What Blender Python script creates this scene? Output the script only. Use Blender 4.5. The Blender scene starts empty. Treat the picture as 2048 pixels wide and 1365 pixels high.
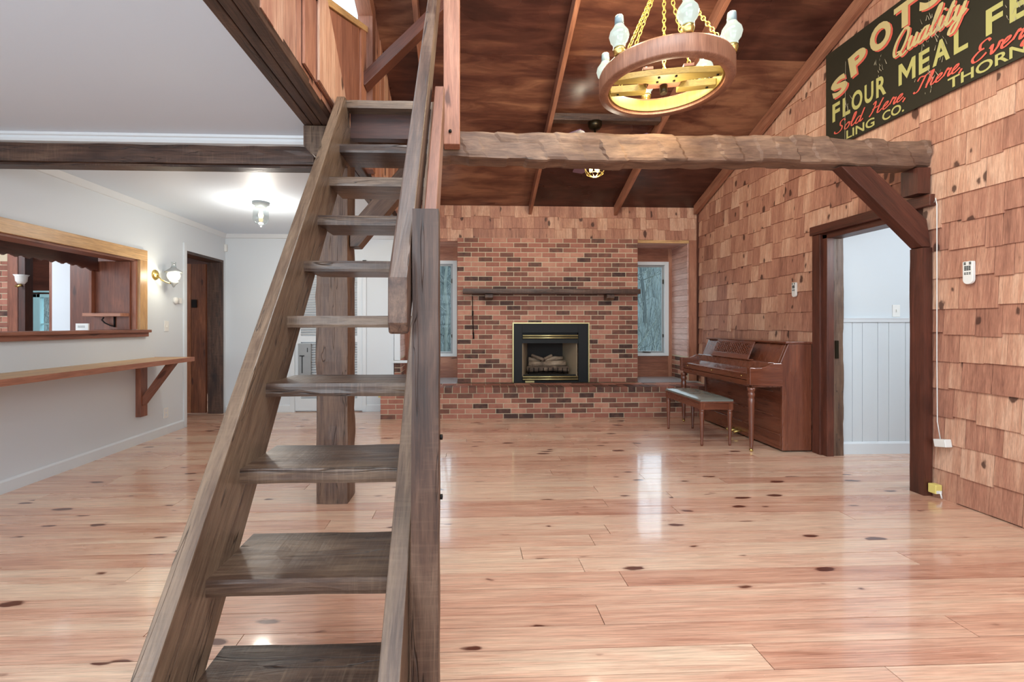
import bpy, math, random
from mathutils import Vector, Matrix, noise
random.seed(7)
R = math.radians
sc = bpy.context.scene
col = sc.collection

# ------------------------------------------------------------------ camera
cd = bpy.data.cameras.new('camera'); cam = bpy.data.objects.new('camera', cd); col.objects.link(cam)
cam.location = (0, 0, 1.25); cam.rotation_euler = (R(90), 0, R(-2.3))
cd.sensor_width = 36; cd.lens = 16; cd.shift_x = (1024-969.5)/2048; cd.shift_y = -(682.5-650)/2048
cd.clip_start = 0.02
sc.camera = cam
# ------------------------------------------------------------------ world and exposure
w = bpy.data.worlds.new('world'); sc.world = w; w.use_nodes = True
bg = w.node_tree.nodes['Background']; bg.inputs[0].default_value = (0.80, 0.91, 1.0, 1); bg.inputs[1].default_value = 3.2
sc.view_settings.view_transform = 'Standard'; sc.view_settings.look = 'None'
sc.view_settings.gamma = 1; sc.view_settings.use_curve_mapping = False
sc.view_settings.exposure = 0.25

def point(name, loc, power, colr=(1, .86, .66), r=0.05):
    l = bpy.data.lights.new(name, 'POINT'); l.energy = power; l.color = colr; l.shadow_soft_size = r
    o = bpy.data.objects.new(name, l); o.location = loc; col.objects.link(o); return o
def area(name, loc, rot, size, power, colr=(1, 1, 1)):
    l = bpy.data.lights.new(name, 'AREA'); l.shape = 'RECTANGLE'; l.size, l.size_y = size; l.energy = power; l.color = colr
    o = bpy.data.objects.new(name, l); o.location = loc; o.rotation_euler = rot; col.objects.link(o); return o
# added fill lights behind and above the camera to brighten the room
area('rear_fill_light', (1.6, -1.55, 2.6), (R(62), 0, 0), (3.4, 1.6), 34, (.84, .94, 1))
area('rear_fill_light', (-2.2, -1.55, 1.6), (R(106), 0, 0), (1.8, 1.4), 44, (.82, .93, 1))
area('overhead_fill_light', (.6, .9, 4.3), (R(12), 0, 0), (2.2, 1.2), 105, (.84, .94, 1))  # overhead fill added to light upward faces; no skylight opening above it
# added fill points brightening the kitchen and hall, without fixtures
point('kitchen_fill_light', (-5.6, 4.2, 2.2), 45, (.95, .96, 1), .15)
point('kitchen_fill_light', (-6.8, 7.2, 2.2), 30, (.9, .97, 1), .15)
point('hall_fill_light', (4.3, 2.9, 2.1), 38, (.95, .98, 1), .15)

# ------------------------------------------------------------------ materials
def lin(c):
    return tuple((x/255/12.92 if x/255 <= .04045 else ((x/255+.055)/1.055)**2.4) for x in c)+(1,)
def newmat(n):
    m = bpy.data.materials.new(n); m.use_nodes = True
    return m, m.node_tree.nodes, m.node_tree.links, m.node_tree.nodes['Principled BSDF']
def plain(n, c, rough=.5, metal=0, bump=0, bscale=60, emis=None, es=0, spec=.5):
    m, N, L, b = newmat(n)
    b.inputs['Base Color'].default_value = lin(c); b.inputs['Roughness'].default_value = rough
    b.inputs['Metallic'].default_value = metal; b.inputs['Specular IOR Level'].default_value = spec
    if emis: b.inputs['Emission Color'].default_value = lin(emis); b.inputs['Emission Strength'].default_value = es
    tc = N.new('ShaderNodeTexCoord'); no = N.new('ShaderNodeTexNoise'); no.inputs['Scale'].default_value = bscale
    L.new(tc.outputs['Object'], no.inputs['Vector'])
    if bump:
        bu = N.new('ShaderNodeBump'); bu.inputs['Strength'].default_value = bump; bu.inputs['Distance'].default_value = .004
        L.new(no.outputs[0], bu.inputs['Height']); L.new(bu.outputs[0], b.inputs['Normal'])
    else:
        mr = N.new('ShaderNodeMapRange'); mr.inputs[3].default_value = max(0, rough-.05); mr.inputs[4].default_value = min(1, rough+.05)
        L.new(no.outputs[0], mr.inputs[0]); L.new(mr.outputs[0], b.inputs['Roughness'])
    return m
def ramp(N, stops):
    r = N.new('ShaderNodeValToRGB'); e = r.color_ramp.elements
    while len(e) < len(stops): e.new(.5)
    for i, (p, c) in enumerate(stops): e[i].position = p; e[i].color = lin(c)
    return r
def mathn(N, L, op, a, b=None, clamp=False):
    n = N.new('ShaderNodeMath'); n.operation = op; n.use_clamp = clamp
    for i, v in enumerate((a, b)):
        if v is None: continue
        if isinstance(v, (int, float)): n.inputs[i].default_value = v
        else: L.new(v, n.inputs[i])
    return n.outputs[0]
def mixc(N, L, f, a, b, mode='MIX'):
    n = N.new('ShaderNodeMix'); n.data_type = 'RGBA'; n.blend_type = mode
    for sock, v in ((n.inputs['Factor'], f), (n.inputs[6], a), (n.inputs[7], b)):
        if isinstance(v, (int, float)): sock.default_value = v
        elif isinstance(v, tuple): sock.default_value = v
        else: L.new(v, sock)
    return n.outputs[2]
def wood(n, stops, rough=.5, grain=1.0, var=.5, knots=.6, knotc=(70, 30, 20), kscale=(2.2, 8, 8), bump=.3, bdist=.003, coat=0, tint=(1, 1), saw=0, gs=(2.2, 34, 34), croughness=.12, kthr=.13, fine=1.0):
    '''grain runs along the first component of the per-board attribute gr; rn is a random number per board'''
    m, N, L, b = newmat(n); stops_l = lin(stops[-1][1])
    at = N.new('ShaderNodeAttribute'); at.attribute_name = 'gr'
    rn = N.new('ShaderNodeAttribute'); rn.attribute_name = 'rn'
    mp = N.new('ShaderNodeMapping'); mp.inputs['Scale'].default_value = gs; L.new(at.outputs['Vector'], mp.inputs[0])
    n1 = N.new('ShaderNodeTexNoise'); n1.inputs['Scale'].default_value = 1; n1.inputs['Detail'].default_value = 6; n1.inputs['Roughness'].default_value = .6; n1.inputs['Distortion'].default_value = .7
    L.new(mp.outputs[0], n1.inputs['Vector'])
    mp2 = N.new('ShaderNodeMapping'); mp2.inputs['Scale'].default_value = (gs[0]*.5, gs[1]*.16, gs[2]*.16); L.new(at.outputs['Vector'], mp2.inputs[0])
    n2 = N.new('ShaderNodeTexNoise'); n2.inputs['Scale'].default_value = 1; n2.inputs['Detail'].default_value = 3; n2.inputs['Distortion'].default_value = 1.2
    L.new(mp2.outputs[0], n2.inputs['Vector'])
    f = mathn(N, L, 'ADD', mathn(N, L, 'MULTIPLY', n1.outputs[0], .45*grain), mathn(N, L, 'MULTIPLY', n2.outputs[0], .55))
    f = mathn(N, L, 'ADD', f, mathn(N, L, 'MULTIPLY', mathn(N, L, 'SUBTRACT', rn.outputs['Fac'], .5), var))
    f = mathn(N, L, 'ADD', mathn(N, L, 'MULTIPLY', mathn(N, L, 'SUBTRACT', f, .5), 1.5), .5, True)
    mp3 = N.new('ShaderNodeMapping'); mp3.inputs['Scale'].default_value = (gs[0]*4, gs[1]*5, gs[2]*5); L.new(at.outputs['Vector'], mp3.inputs[0])
    n3 = N.new('ShaderNodeTexNoise'); n3.inputs['Scale'].default_value = 1; n3.inputs['Detail'].default_value = 5; n3.inputs['Roughness'].default_value = .65; L.new(mp3.outputs[0], n3.inputs['Vector'])
    r = ramp(N, stops); L.new(f, r.inputs[0]); c = r.outputs[0]
    fine_ = N.new('ShaderNodeMapRange'); fine_.inputs[1].default_value = .3; fine_.inputs[2].default_value = .7; fine_.inputs[3].default_value = 1-.32*fine; fine_.inputs[4].default_value = 1+.22*fine; L.new(n3.outputs[0], fine_.inputs[0])
    vm = N.new('ShaderNodeVectorMath'); vm.operation = 'SCALE'; L.new(c, vm.inputs[0]); L.new(fine_.outputs[0], vm.inputs['Scale']); c = vm.outputs[0]
    if knots:
        mk = N.new('ShaderNodeMapping'); mk.inputs['Scale'].default_value = kscale; L.new(at.outputs['Vector'], mk.inputs[0])
        nd = N.new('ShaderNodeTexNoise'); nd.inputs['Scale'].default_value = 3; L.new(mk.outputs[0], nd.inputs['Vector'])
        av = N.new('ShaderNodeVectorMath'); av.operation = 'MULTIPLY_ADD'; av.inputs[1].default_value = (.25, .25, .25)
        L.new(nd.outputs['Color'], av.inputs[0]); L.new(mk.outputs[0], av.inputs[2])
        vo = N.new('ShaderNodeTexVoronoi'); vo.inputs['Scale'].default_value = 1; L.new(av.outputs[0], vo.inputs['Vector'])
        sp = N.new('ShaderNodeSeparateColor'); L.new(vo.outputs['Color'], sp.inputs[0])
        size = mathn(N, L, 'MULTIPLY', sp.outputs[0], kthr*1.6)
        k = mathn(N, L, 'SUBTRACT', size, vo.outputs['Distance'])
        k1 = mathn(N, L, 'MULTIPLY', mathn(N, L, 'MULTIPLY', k, 18, True), knots, True)
        halo = mathn(N, L, 'MULTIPLY', mathn(N, L, 'MULTIPLY', mathn(N, L, 'ADD', k, .09), 5, True), .35*knots, True)
        c = mixc(N, L, halo, c, lin(tuple(int(x*1.6) for x in knotc)))
        c = mixc(N, L, k1, c, lin(knotc))
    h = n1.outputs[0]
    if saw:
        ms = N.new('ShaderNodeMapping'); ms.inputs['Scale'].default_value = (1, .28, .28); L.new(at.outputs['Vector'], ms.inputs[0])
        ms.inputs['Scale'].default_value = (95, 6, 6); ms.inputs['Rotation'].default_value = (0, 0, .12)
        wv = N.new('ShaderNodeTexNoise'); wv.inputs['Scale'].default_value = 1; wv.inputs['Detail'].default_value = 3; wv.inputs['Roughness'].default_value = .6; wv.inputs['Distortion'].default_value = .4
        L.new(ms.outputs[0], wv.inputs['Vector'])
        sw_ = mathn(N, L, 'MULTIPLY', mathn(N, L, 'MULTIPLY', mathn(N, L, 'MULTIPLY', mathn(N, L, 'SUBTRACT', wv.outputs[0], .5), 6, True), mathn(N, L, 'MULTIPLY', mathn(N, L, 'SUBTRACT', n2.outputs[0], .42), 5, True)), saw*2.2, True)
        c = mixc(N, L, sw_, c, stops_l)
        h = mathn(N, L, 'ADD', h, mathn(N, L, 'MULTIPLY', mathn(N, L, 'MULTIPLY', wv.outputs[0], n2.outputs[0]), saw*2))
    if saw:   # drying cracks along the grain
        mk2 = N.new('ShaderNodeMapping'); mk2.inputs['Scale'].default_value = (1.6, 22, 22); L.new(at.outputs['Vector'], mk2.inputs[0])
        nk = N.new('ShaderNodeTexNoise'); nk.inputs['Scale'].default_value = 1; nk.inputs['Detail'].default_value = 2; nk.inputs['Distortion'].default_value = .5; L.new(mk2.outputs[0], nk.inputs['Vector'])
        ck = mathn(N, L, 'SUBTRACT', 1.0, mathn(N, L, 'MULTIPLY', mathn(N, L, 'ABSOLUTE', mathn(N, L, 'SUBTRACT', nk.outputs[0], .62)), 70), True)
        c = mixc(N, L, mathn(N, L, 'MULTIPLY', ck, .75), c, lin((20, 12, 9))); h = mathn(N, L, 'SUBTRACT', h, ck)
    L.new(c, b.inputs['Base Color'])
    bu = N.new('ShaderNodeBump'); bu.inputs['Strength'].default_value = bump; bu.inputs['Distance'].default_value = bdist
    L.new(h, bu.inputs['Height']); L.new(bu.outputs[0], b.inputs['Normal'])
    mr = N.new('ShaderNodeMapRange'); mr.inputs[3].default_value = max(0, rough-.08); mr.inputs[4].default_value = min(1, rough+.1)
    L.new(n2.outputs[0], mr.inputs[0]); L.new(mr.outputs[0], b.inputs['Roughness'])
    if coat:
        b.inputs['Coat Weight'].default_value = coat; b.inputs['Coat Roughness'].default_value = croughness
    return m
M = {}
M['floor'] = wood('pine_floor', [(0, (128, 74, 56)), (.3, (190, 136, 112)), (.6, (216, 168, 142)), (1, (232, 198, 170))], rough=.28, var=.28, knots=.95, knotc=(84, 36, 24), kscale=(3.2, 8.5, 8.5), bump=.06, bdist=.001, coat=.75, gs=(1.4, 34, 34), croughness=.08, kthr=.15, grain=1.6)
M['timber'] = wood('old_brown_timber', [(0, (26, 15, 11)), (.35, (54, 35, 27)), (.6, (80, 56, 44)), (1, (116, 90, 72))], rough=.45, var=.3, knots=.6, knotc=(22, 13, 10), kscale=(2.5, 6, 6), bump=.5, bdist=.004, saw=.16, gs=(3, 40, 40), grain=1.5)
M['tread'] = wood('worn_stair_timber', [(0, (24, 15, 12)), (.35, (54, 37, 30)), (.6, (80, 59, 47)), (1, (122, 99, 80))], rough=.34, var=.3, knots=.4, knotc=(24, 15, 12), bump=.6, bdist=.004, saw=.22, gs=(3, 30, 30), grain=1.6)
M['hewn'] = wood('hewn_timber', [(0, (40, 25, 20)), (.35, (80, 56, 45)), (.6, (108, 81, 65)), (1, (144, 114, 92))], rough=.6, var=.1, knots=.5, knotc=(30, 18, 13), bump=.9, bdist=.010, gs=(3, 16, 16), grain=1.5)
M['dark'] = wood('dark_stained_wood', [(0, (38, 18, 13)), (.4, (70, 36, 26)), (.7, (94, 50, 36)), (1, (120, 68, 50))], rough=.42, var=.2, knots=.3, knotc=(28, 12, 8), bump=.25)
M['redwood'] = wood('reddish_cedar_board', [(0, (104, 64, 50)), (.4, (144, 92, 72)), (.7, (168, 114, 90)), (1, (192, 142, 116))], rough=.5, var=.35, knots=.8, knotc=(72, 38, 28), bump=.2)
M['shingle'] = wood('cedar_shingle', [(0, (96, 62, 50)), (.22, (146, 98, 80)), (.5, (174, 122, 100)), (.8, (194, 146, 120)), (1, (210, 168, 142))], rough=.6, var=.4, knots=.85, knotc=(64, 36, 27), kscale=(5, 9, 9), bump=.35, gs=(2.2, 46, 46), kthr=.17, grain=1.4)
M['rafter'] = wood('rafter_wood', [(0, (96, 58, 44)), (.4, (134, 86, 66)), (.7, (160, 108, 84)), (1, (184, 134, 108))], rough=.5, var=.2, knots=.6, knotc=(70, 36, 26), bump=.2)
M['ply'] = wood('stained_plywood', [(0, (30, 14, 12)), (.4, (58, 30, 25)), (.62, (82, 47, 38)), (.8, (110, 70, 54)), (1, (146, 102, 78))], rough=.28, var=.35, knots=.2, knotc=(48, 20, 15), kscale=(2, 3, 3), bump=.1, gs=(1.6, 9, 9), grain=1.4, fine=.5)
M['piano'] = wood('mahogany', [(0, (66, 32, 20)), (.4, (102, 54, 36)), (.7, (124, 70, 48)), (1, (148, 92, 66))], rough=.26, var=.05, knots=0, bump=.04, coat=.6, gs=(1.6, 26, 26), croughness=.12)
M['counter'] = wood('light_counter_wood', [(0, (160, 116, 72)), (.4, (192, 150, 100)), (.7, (212, 172, 122)), (1, (226, 190, 146))], rough=.38, var=.15, knots=.3, knotc=(130, 82, 50), bump=.1)
M['kitchen'] = wood('kitchen_pine_panel', [(0, (66, 32, 22)), (.4, (104, 56, 38)), (.7, (130, 76, 54)), (1, (156, 100, 74))], rough=.45, var=.25, knots=.7, knotc=(46, 20, 14), bump=.15)
M['plankdoor'] = wood('plank_door_wood', [(0, (96, 54, 34)), (.4, (144, 90, 60)), (.7, (170, 114, 80)), (1, (190, 138, 102))], rough=.45, var=.5, knots=.8, knotc=(54, 26, 16), bump=.2)
M['niche'] = wood('pale_niche_board', [(0, (168, 124, 110)), (.4, (196, 156, 144)), (.7, (212, 178, 168)), (1, (226, 200, 192))], rough=.4, var=.3, knots=.3, knotc=(150, 106, 92), bump=.1)
M['yoke'] = wood('painted_yoke_wood', [(0, (110, 90, 40)), (.5, (140, 120, 60)), (1, (166, 146, 84))], rough=.5, var=.1, knots=0, bump=.2)
M['wheel'] = wood('wheel_wood', [(0, (92, 56, 42)), (.5, (134, 88, 66)), (1, (168, 120, 94))], rough=.45, var=.1, knots=0, bump=.2)
M['log'] = wood('charred_log', [(0, (40, 32, 28)), (.4, (92, 76, 64)), (.6, (140, 120, 100)), (1, (205, 188, 165))], rough=.8, var=.3, knots=0, bump=.8, bdist=.01, gs=(8, 50, 50))
M['bark'] = wood('bare_bark', [(0, (44, 50, 52)), (.5, (76, 84, 84)), (1, (128, 134, 124))], rough=.9, var=.4, knots=0, bump=.5)
M['white'] = plain('white_wall_paint', (212, 219, 224), .5, bump=.08, bscale=30)
M['ceil'] = plain('white_ceiling_paint', (214, 226, 238), .5, bump=.05, bscale=20)
M['trimw'] = plain('white_trim_paint', (214, 220, 224), .35)
M['hallw'] = plain('hall_white_paint', (205, 212, 216), .45)
M['plastic'] = plain('white_plastic', (226, 226, 222), .35)
M['greyp'] = plain('grey_panel_metal', (150, 154, 156), .4, .2)
M['black'] = plain('black_metal', (18, 22, 24), .55, .0, spec=.3)
M['iron'] = plain('wrought_iron', (26, 22, 20), .5, .6)
M['brass'] = plain('brass', (205, 180, 110), .25, .9)
M['brasst'] = plain('pale_brass_trim', (196, 186, 136), .3, .7)
M['bronze'] = plain('dark_bronze', (52, 44, 30), .3, .8)
M['chain'] = plain('brass_chain', (170, 152, 80), .35, .6)
M['soot'] = plain('firebox_panel', (150, 132, 108), .85, bump=.4, bscale=12)
M['sooty'] = plain('sooty_steel', (38, 34, 32), .8)
M['vinyl'] = plain('tufted_vinyl', (120, 124, 118), .22)
M['keys'] = plain('key_white', (230, 225, 210), .3)
M['ledge_gloss'] = plain('pale_ledge_gloss', (168, 172, 178), .25, bump=.1, bscale=14)  # pale tone paints the window gloss on the hearth top
M['mortar'] = plain('mortar', (198, 184, 158), .9, bump=.5, bscale=120)
M['buttons'] = plain('button_grey', (70, 74, 72), .5)
M['yellowed'] = plain('yellowed_plastic', (222, 206, 120), .4)
M['signbase'] = plain('sign_black_paint', (44, 42, 32), .42, bump=.25, bscale=18)
M['signcream'] = plain('sign_cream_paint', (190, 172, 122), .55)
M['signyellow'] = plain('sign_yellow_paint', (176, 170, 104), .6)
M['signred'] = plain('sign_red_paint', (206, 92, 76), .6)
M['signrust'] = plain('sign_scratch', (168, 160, 136), .7)
M['blade'] = plain('fan_blade', (96, 70, 92), .4)
M['hill'] = plain('leaf_litter', (74, 84, 84), .95, bump=1, bscale=3)
M['teal'] = plain('teal_window_frame', (170, 214, 220), .4)
M['backbrick'] = plain('cap', (90, 60, 50), .8)
def glass_mat(n, tint=(.9, .95, .96, 1), rough=0.0, fres=1.45):
    m, N, L, b = newmat(n)
    N.remove(b); out = N['Material Output']
    t = N.new('ShaderNodeBsdfTransparent'); t.inputs[0].default_value = tint
    g = N.new('ShaderNodeBsdfGlossy'); g.inputs['Roughness'].default_value = rough
    lw_ = N.new('ShaderNodeLayerWeight'); f0 = ((fres-1)/(fres+1))**2; fo = mathn(N, L, 'ADD', mathn(N, L, 'MULTIPLY', mathn(N, L, 'POWER', lw_.outputs['Facing'], 4), .6), f0)
    mx = N.new('ShaderNodeMixShader'); L.new(fo, mx.inputs[0]); L.new(t.outputs[0], mx.inputs[1]); L.new(g.outputs[0], mx.inputs[2])
    L.new(mx.outputs[0], out.inputs[0]); return m
M['glass'] = glass_mat('window_glass', fres=1.22)
M['jar'] = glass_mat('clear_jar_glass', (.86, .9, .9, 1), .08, 2.2)
M['chimney'] = plain('lit_glass_chimney', (70, 76, 74), .12, emis=(214, 224, 210), es=.78)
M['shade'] = plain('lit_opal_shade', (235, 230, 215), .3, emis=(255, 244, 210), es=1.0)
M['bulb'] = plain('lit_bulb', (255, 240, 200), .3, emis=(255, 226, 150), es=6)
M['smoke'] = plain('chimney_tip_glass', (120, 136, 142), .15)
# bricks: colour from the per-brick random number, plus a sooty stain over and under the mantel
def brick_mat():
    m, N, L, b = newmat('brick')
    rn = N.new('ShaderNodeAttribute'); rn.attribute_name = 'rn'
    r = ramp(N, [(0, (70, 48, 43)), (.10, (98, 68, 58)), (.26, (126, 82, 68)), (.5, (152, 98, 82)), (.8, (172, 116, 98)), (1, (188, 138, 116))])
    tc = N.new('ShaderNodeTexCoord'); no = N.new('ShaderNodeTexNoise'); no.inputs['Scale'].default_value = 14; no.inputs['Detail'].default_value = 6
    L.new(tc.outputs['Object'], no.inputs['Vector'])
    f = mathn(N, L, 'ADD', rn.outputs['Fac'], mathn(N, L, 'MULTIPLY', mathn(N, L, 'SUBTRACT', no.outputs[0], .5), .5), True)
    L.new(f, r.inputs[0])
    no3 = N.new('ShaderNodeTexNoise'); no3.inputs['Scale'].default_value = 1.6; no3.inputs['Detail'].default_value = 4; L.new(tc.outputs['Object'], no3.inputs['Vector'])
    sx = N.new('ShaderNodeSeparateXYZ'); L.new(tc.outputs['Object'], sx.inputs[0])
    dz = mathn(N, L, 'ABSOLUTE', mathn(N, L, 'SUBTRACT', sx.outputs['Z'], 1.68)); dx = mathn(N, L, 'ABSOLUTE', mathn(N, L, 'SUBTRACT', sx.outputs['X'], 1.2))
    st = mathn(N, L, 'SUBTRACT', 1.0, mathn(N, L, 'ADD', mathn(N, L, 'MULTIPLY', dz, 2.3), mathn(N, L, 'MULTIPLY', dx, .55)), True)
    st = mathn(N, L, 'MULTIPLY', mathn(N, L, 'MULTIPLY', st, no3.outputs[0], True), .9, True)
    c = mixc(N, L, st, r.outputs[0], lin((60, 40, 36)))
    L.new(c, b.inputs['Base Color']); b.inputs['Roughness'].default_value = .8
    n2 = N.new('ShaderNodeTexNoise'); n2.inputs['Scale'].default_value = 90; n2.inputs['Detail'].default_value = 4; L.new(tc.outputs['Object'], n2.inputs['Vector'])
    bu = N.new('ShaderNodeBump'); bu.inputs['Strength'].default_value = .5; bu.inputs['Distance'].default_value = .004
    L.new(n2.outputs[0], bu.inputs['Height']); L.new(bu.outputs[0], b.inputs['Normal']); return m
M['brick'] = brick_mat()

# ------------------------------------------------------------------ mesh builder
class MB:
    def __init__(s): s.v = []; s.f = []; s.gr = []; s.rn = []; s.sm = []
    def add(s, verts, faces, axis=0, rn=None, smooth=False, gr=None, off=None):
        b = len(s.v); rn = random.random() if rn is None else rn
        if off is None: off = Vector((random.uniform(0, 50), random.uniform(0, 50), random.uniform(0, 50)))
        o = Vector(verts[0])
        for i, p in enumerate(verts):
            p = Vector(p); s.v.append(p)
            if gr is not None: g = Vector(gr[i])
            else:
                q = p-o
                g = Vector((q.x, q.y, q.z)) if axis == 0 else (Vector((q.y, q.x, q.z)) if axis == 1 else Vector((q.z, q.x, q.y)))
            s.gr.append(g+off); s.rn.append(rn)
        for f in faces: s.f.append([b+i for i in f]); s.sm.append(smooth)
        return s
    def box(s, a, b, axis=None, rn=None):
        x0, y0, z0 = a; x1, y1, z1 = b
        if axis is None:
            d = [abs(x1-x0), abs(y1-y0), abs(z1-z0)]; axis = d.index(max(d))
        x0, x1 = min(x0, x1), max(x0, x1); y0, y1 = min(y0, y1), max(y0, y1); z0, z1 = min(z0, z1), max(z0, z1)
        vs = [(x0,y0,z0),(x1,y0,z0),(x1,y1,z0),(x0,y1,z0),(x0,y0,z1),(x1,y0,z1),(x1,y1,z1),(x0,y1,z1)]
        return s.add(vs, [(0,3,2,1),(4,5,6,7),(0,1,5,4),(1,2,6,5),(2,3,7,6),(3,0,4,7)], axis, rn)
    def beam(s, p0, p1, wd, ht, up=(0, 0, 1), rn=None, w1=None, h1=None):
        p0 = Vector(p0); p1 = Vector(p1); d = (p1-p0).normalized(); u = Vector(up)
        sd = d.cross(u).normalized(); u = sd.cross(d).normalized(); w1 = wd if w1 is None else w1; h1 = ht if h1 is None else h1
        vs = []; gr = []; ln = (p1-p0).length
        for p, a, h, g in ((p0, wd, ht, 0), (p1, w1, h1, ln)):
            for sx, sy in ((-1,-1),(1,-1),(1,1),(-1,1)):
                vs.append(p+sd*(sx*a/2)+u*(sy*h/2)); gr.append((g, sx*a/2, sy*h/2))
        return s.add(vs, [(0,3,2,1),(4,5,6,7),(0,1,5,4),(1,2,6,5),(2,3,7,6),(3,0,4,7)], 0, rn, gr=gr)
    def prism(s, pts, axis, t0, t1, gdir=None, rn=None):
        '''outline in the plane across axis: axis 0 -> (y,z), 1 -> (x,z), 2 -> (x,y)'''
        def P(p, t): return (t, p[0], p[1]) if axis == 0 else ((p[0], t, p[1]) if axis == 1 else (p[0], p[1], t))
        n = len(pts); vs = [P(p, t0) for p in pts]+[P(p, t1) for p in pts]
        if gdir is None: gdir = (1, 0)
        L_ = math.hypot(*gdir); gx, gy = gdir[0]/L_, gdir[1]/L_
        gr = [(p[0]*gx+p[1]*gy, -p[0]*gy+p[1]*gx, t) for t in (t0, t1) for p in pts]
        fs = [tuple(range(n))[::-1], tuple(range(n, 2*n))]+[(i, (i+1) % n, n+(i+1) % n, n+i) for i in range(n)]
        ar = sum(pts[i][0]*pts[(i+1) % n][1]-pts[(i+1) % n][0]*pts[i][1] for i in range(n))
        flip = (ar < 0) ^ (t1 < t0) ^ (axis == 1)
        if flip: fs = [f[::-1] for f in fs]
        return s.add(vs, fs, 0, rn, gr=gr)
    def rough(s, a, b, axis, seg=.05, amp=.006, freq=6, nc=5, rn=None, dirs=None, warp=None):
        '''box with a displaced, subdivided skin (hand hewn timber)'''
        a = Vector((min(a[0],b[0]), min(a[1],b[1]), min(a[2],b[2]))); b2 = Vector((max(a[0],b[0]), max(a[1],b[1]), max(a[2],b[2])))
        o = [i for i in range(3) if i != axis]; ln = b2[axis]-a[axis]; n = max(2, int(ln/seg))
        ring = [(i/nc, 0) for i in range(nc)]+[(1, i/nc) for i in range(nc)]+[(1-i/nc, 1) for i in range(nc)]+[(0, 1-i/nc) for i in range(nc)]
        vs = []; gr = []; m = len(ring); ctr = (a+b2)/2; sd = random.uniform(0, 90)
        for k in range(n+1):
            for (u, v) in ring:
                p = Vector((0, 0, 0)); p[axis] = a[axis]+ln*k/n
                p[o[0]] = a[o[0]]+(b2[o[0]]-a[o[0]])*u; p[o[1]] = a[o[1]]+(b2[o[1]]-a[o[1]])*v
                q = p.copy(); q[axis] *= .8
                dsp = noise.noise(q*freq+Vector((sd, 0, 0)))*amp
                c = noise.cell(Vector((p[axis]*7+p[o[1]]*3+sd, p[o[0]]*5, p[o[1]]*9)))-.5
                dsp += c*amp*.8
                d = p-ctr; d[axis] = 0
                if d.length > 1e-6: d.normalize()
                corner = (u in (0, 1)) and (v in (0, 1))
                p2 = p+d*(dsp-(amp*.8 if corner else 0))
                if warp: p2 = warp(p2)
                vs.append(p2); g = p-a; gr.append((g[axis], g[o[0]], g[o[1]]))
        fs = []
        for k in range(n):
            for i in range(m):
                j = (i+1) % m; fs.append((k*m+i, k*m+j, (k+1)*m+j, (k+1)*m+i))
        fs.append(tuple(range(m))[::-1]); fs.append(tuple(range(n*m, n*m+m)))
        if axis == 1: fs = [f[::-1] for f in fs]
        return s.add(vs, fs, 0, rn, gr=gr)
    def lathe(s, prof, loc, n=20, axis=(0, 0, 1), rn=None):
        q = Vector((0, 0, 1)).rotation_difference(Vector(axis).normalized()); loc = Vector(loc); vs = []; gr = []
        for (r, z) in prof:
            for i in range(n):
                t = 2*math.pi*i/n; vs.append(loc+q@Vector((r*math.cos(t), r*math.sin(t), z))); gr.append((z, r*math.cos(t), r*math.sin(t)))
        fs = [(k*n+i, k*n+(i+1) % n, (k+1)*n+(i+1) % n, (k+1)*n+i) for k in range(len(prof)-1) for i in range(n)]
        s.add(vs, fs, 0, rn, True, gr=gr)
        b = len(s.v)-len(vs)
        if prof[0] == prof[-1]: return s
        if prof[0][0] > 1e-5: s.f.append([b+i for i in range(n)][::-1]); s.sm.append(False)
        if prof[-1][0] > 1e-5: s.f.append([b+(len(prof)-1)*n+i for i in range(n)]); s.sm.append(False)
        return s
    def tube(s, pts, r, n=8, closed=False, rn=None):
        pts = [Vector(p) for p in pts]; vs = []; gr = []; m = len(pts); prev = None; ln = 0
        rr = r if isinstance(r, (list, tuple)) else [r]*m
        for i, p in enumerate(pts):
            a = pts[i-1] if (i > 0 or closed) else p; c = pts[(i+1) % m] if (i < m-1 or closed) else p
            d = (c-a).normalized()
            if prev is None: u = d.orthogonal().normalized()
            else: u = (prev-d*prev.dot(d)).normalized()
            prev = u; w_ = d.cross(u)
            if i: ln += (p-pts[i-1]).length
            for k in range(n):
                t = 2*math.pi*k/n; vs.append(p+(u*math.cos(t)+w_*math.sin(t))*rr[i]); gr.append((ln, rr[i]*math.cos(t), rr[i]*math.sin(t)))
        fs = [(i*n+k, i*n+(k+1) % n, ((i+1) % m)*n+(k+1) % n, ((i+1) % m)*n+k) for i in range(m if closed else m-1) for k in range(n)]
        if not closed: fs += [tuple(range(n))[::-1], tuple(range((m-1)*n, m*n))]
        return s.add(vs, fs, 0, rn, True, gr=gr)
    def build(s, name, mat, parent=None, bevel=0, loc=None):
        me = bpy.data.meshes.new(name); off = Vector(loc) if loc is not None else Vector((0, 0, 0))
        me.from_pydata([tuple(v-off) for v in s.v], [], s.f); me.update()
        a = me.attributes.new('gr', 'FLOAT_VECTOR', 'POINT'); a.data.foreach_set('vector', [c for g in s.gr for c in g])
        a = me.attributes.new('rn', 'FLOAT', 'POINT'); a.data.foreach_set('value', s.rn)
        me.polygons.foreach_set('use_smooth', s.sm); me.update()
        me.materials.append(M[mat] if isinstance(mat, str) else mat)
        o = bpy.data.objects.new(name, me); col.objects.link(o); o.location = off
        if parent: 
            o.parent = parent; o.location = off-world_loc(parent)
        if bevel:
            bv = o.modifiers.new('bevel', 'BEVEL'); bv.width = bevel; bv.segments = 2; bv.limit_method = 'ANGLE'; bv.angle_limit = R(40)
        return o
def world_loc(o):
    l = Vector(o.location)
    while o.parent: o = o.parent; l += Vector(o.location)
    return l
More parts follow.
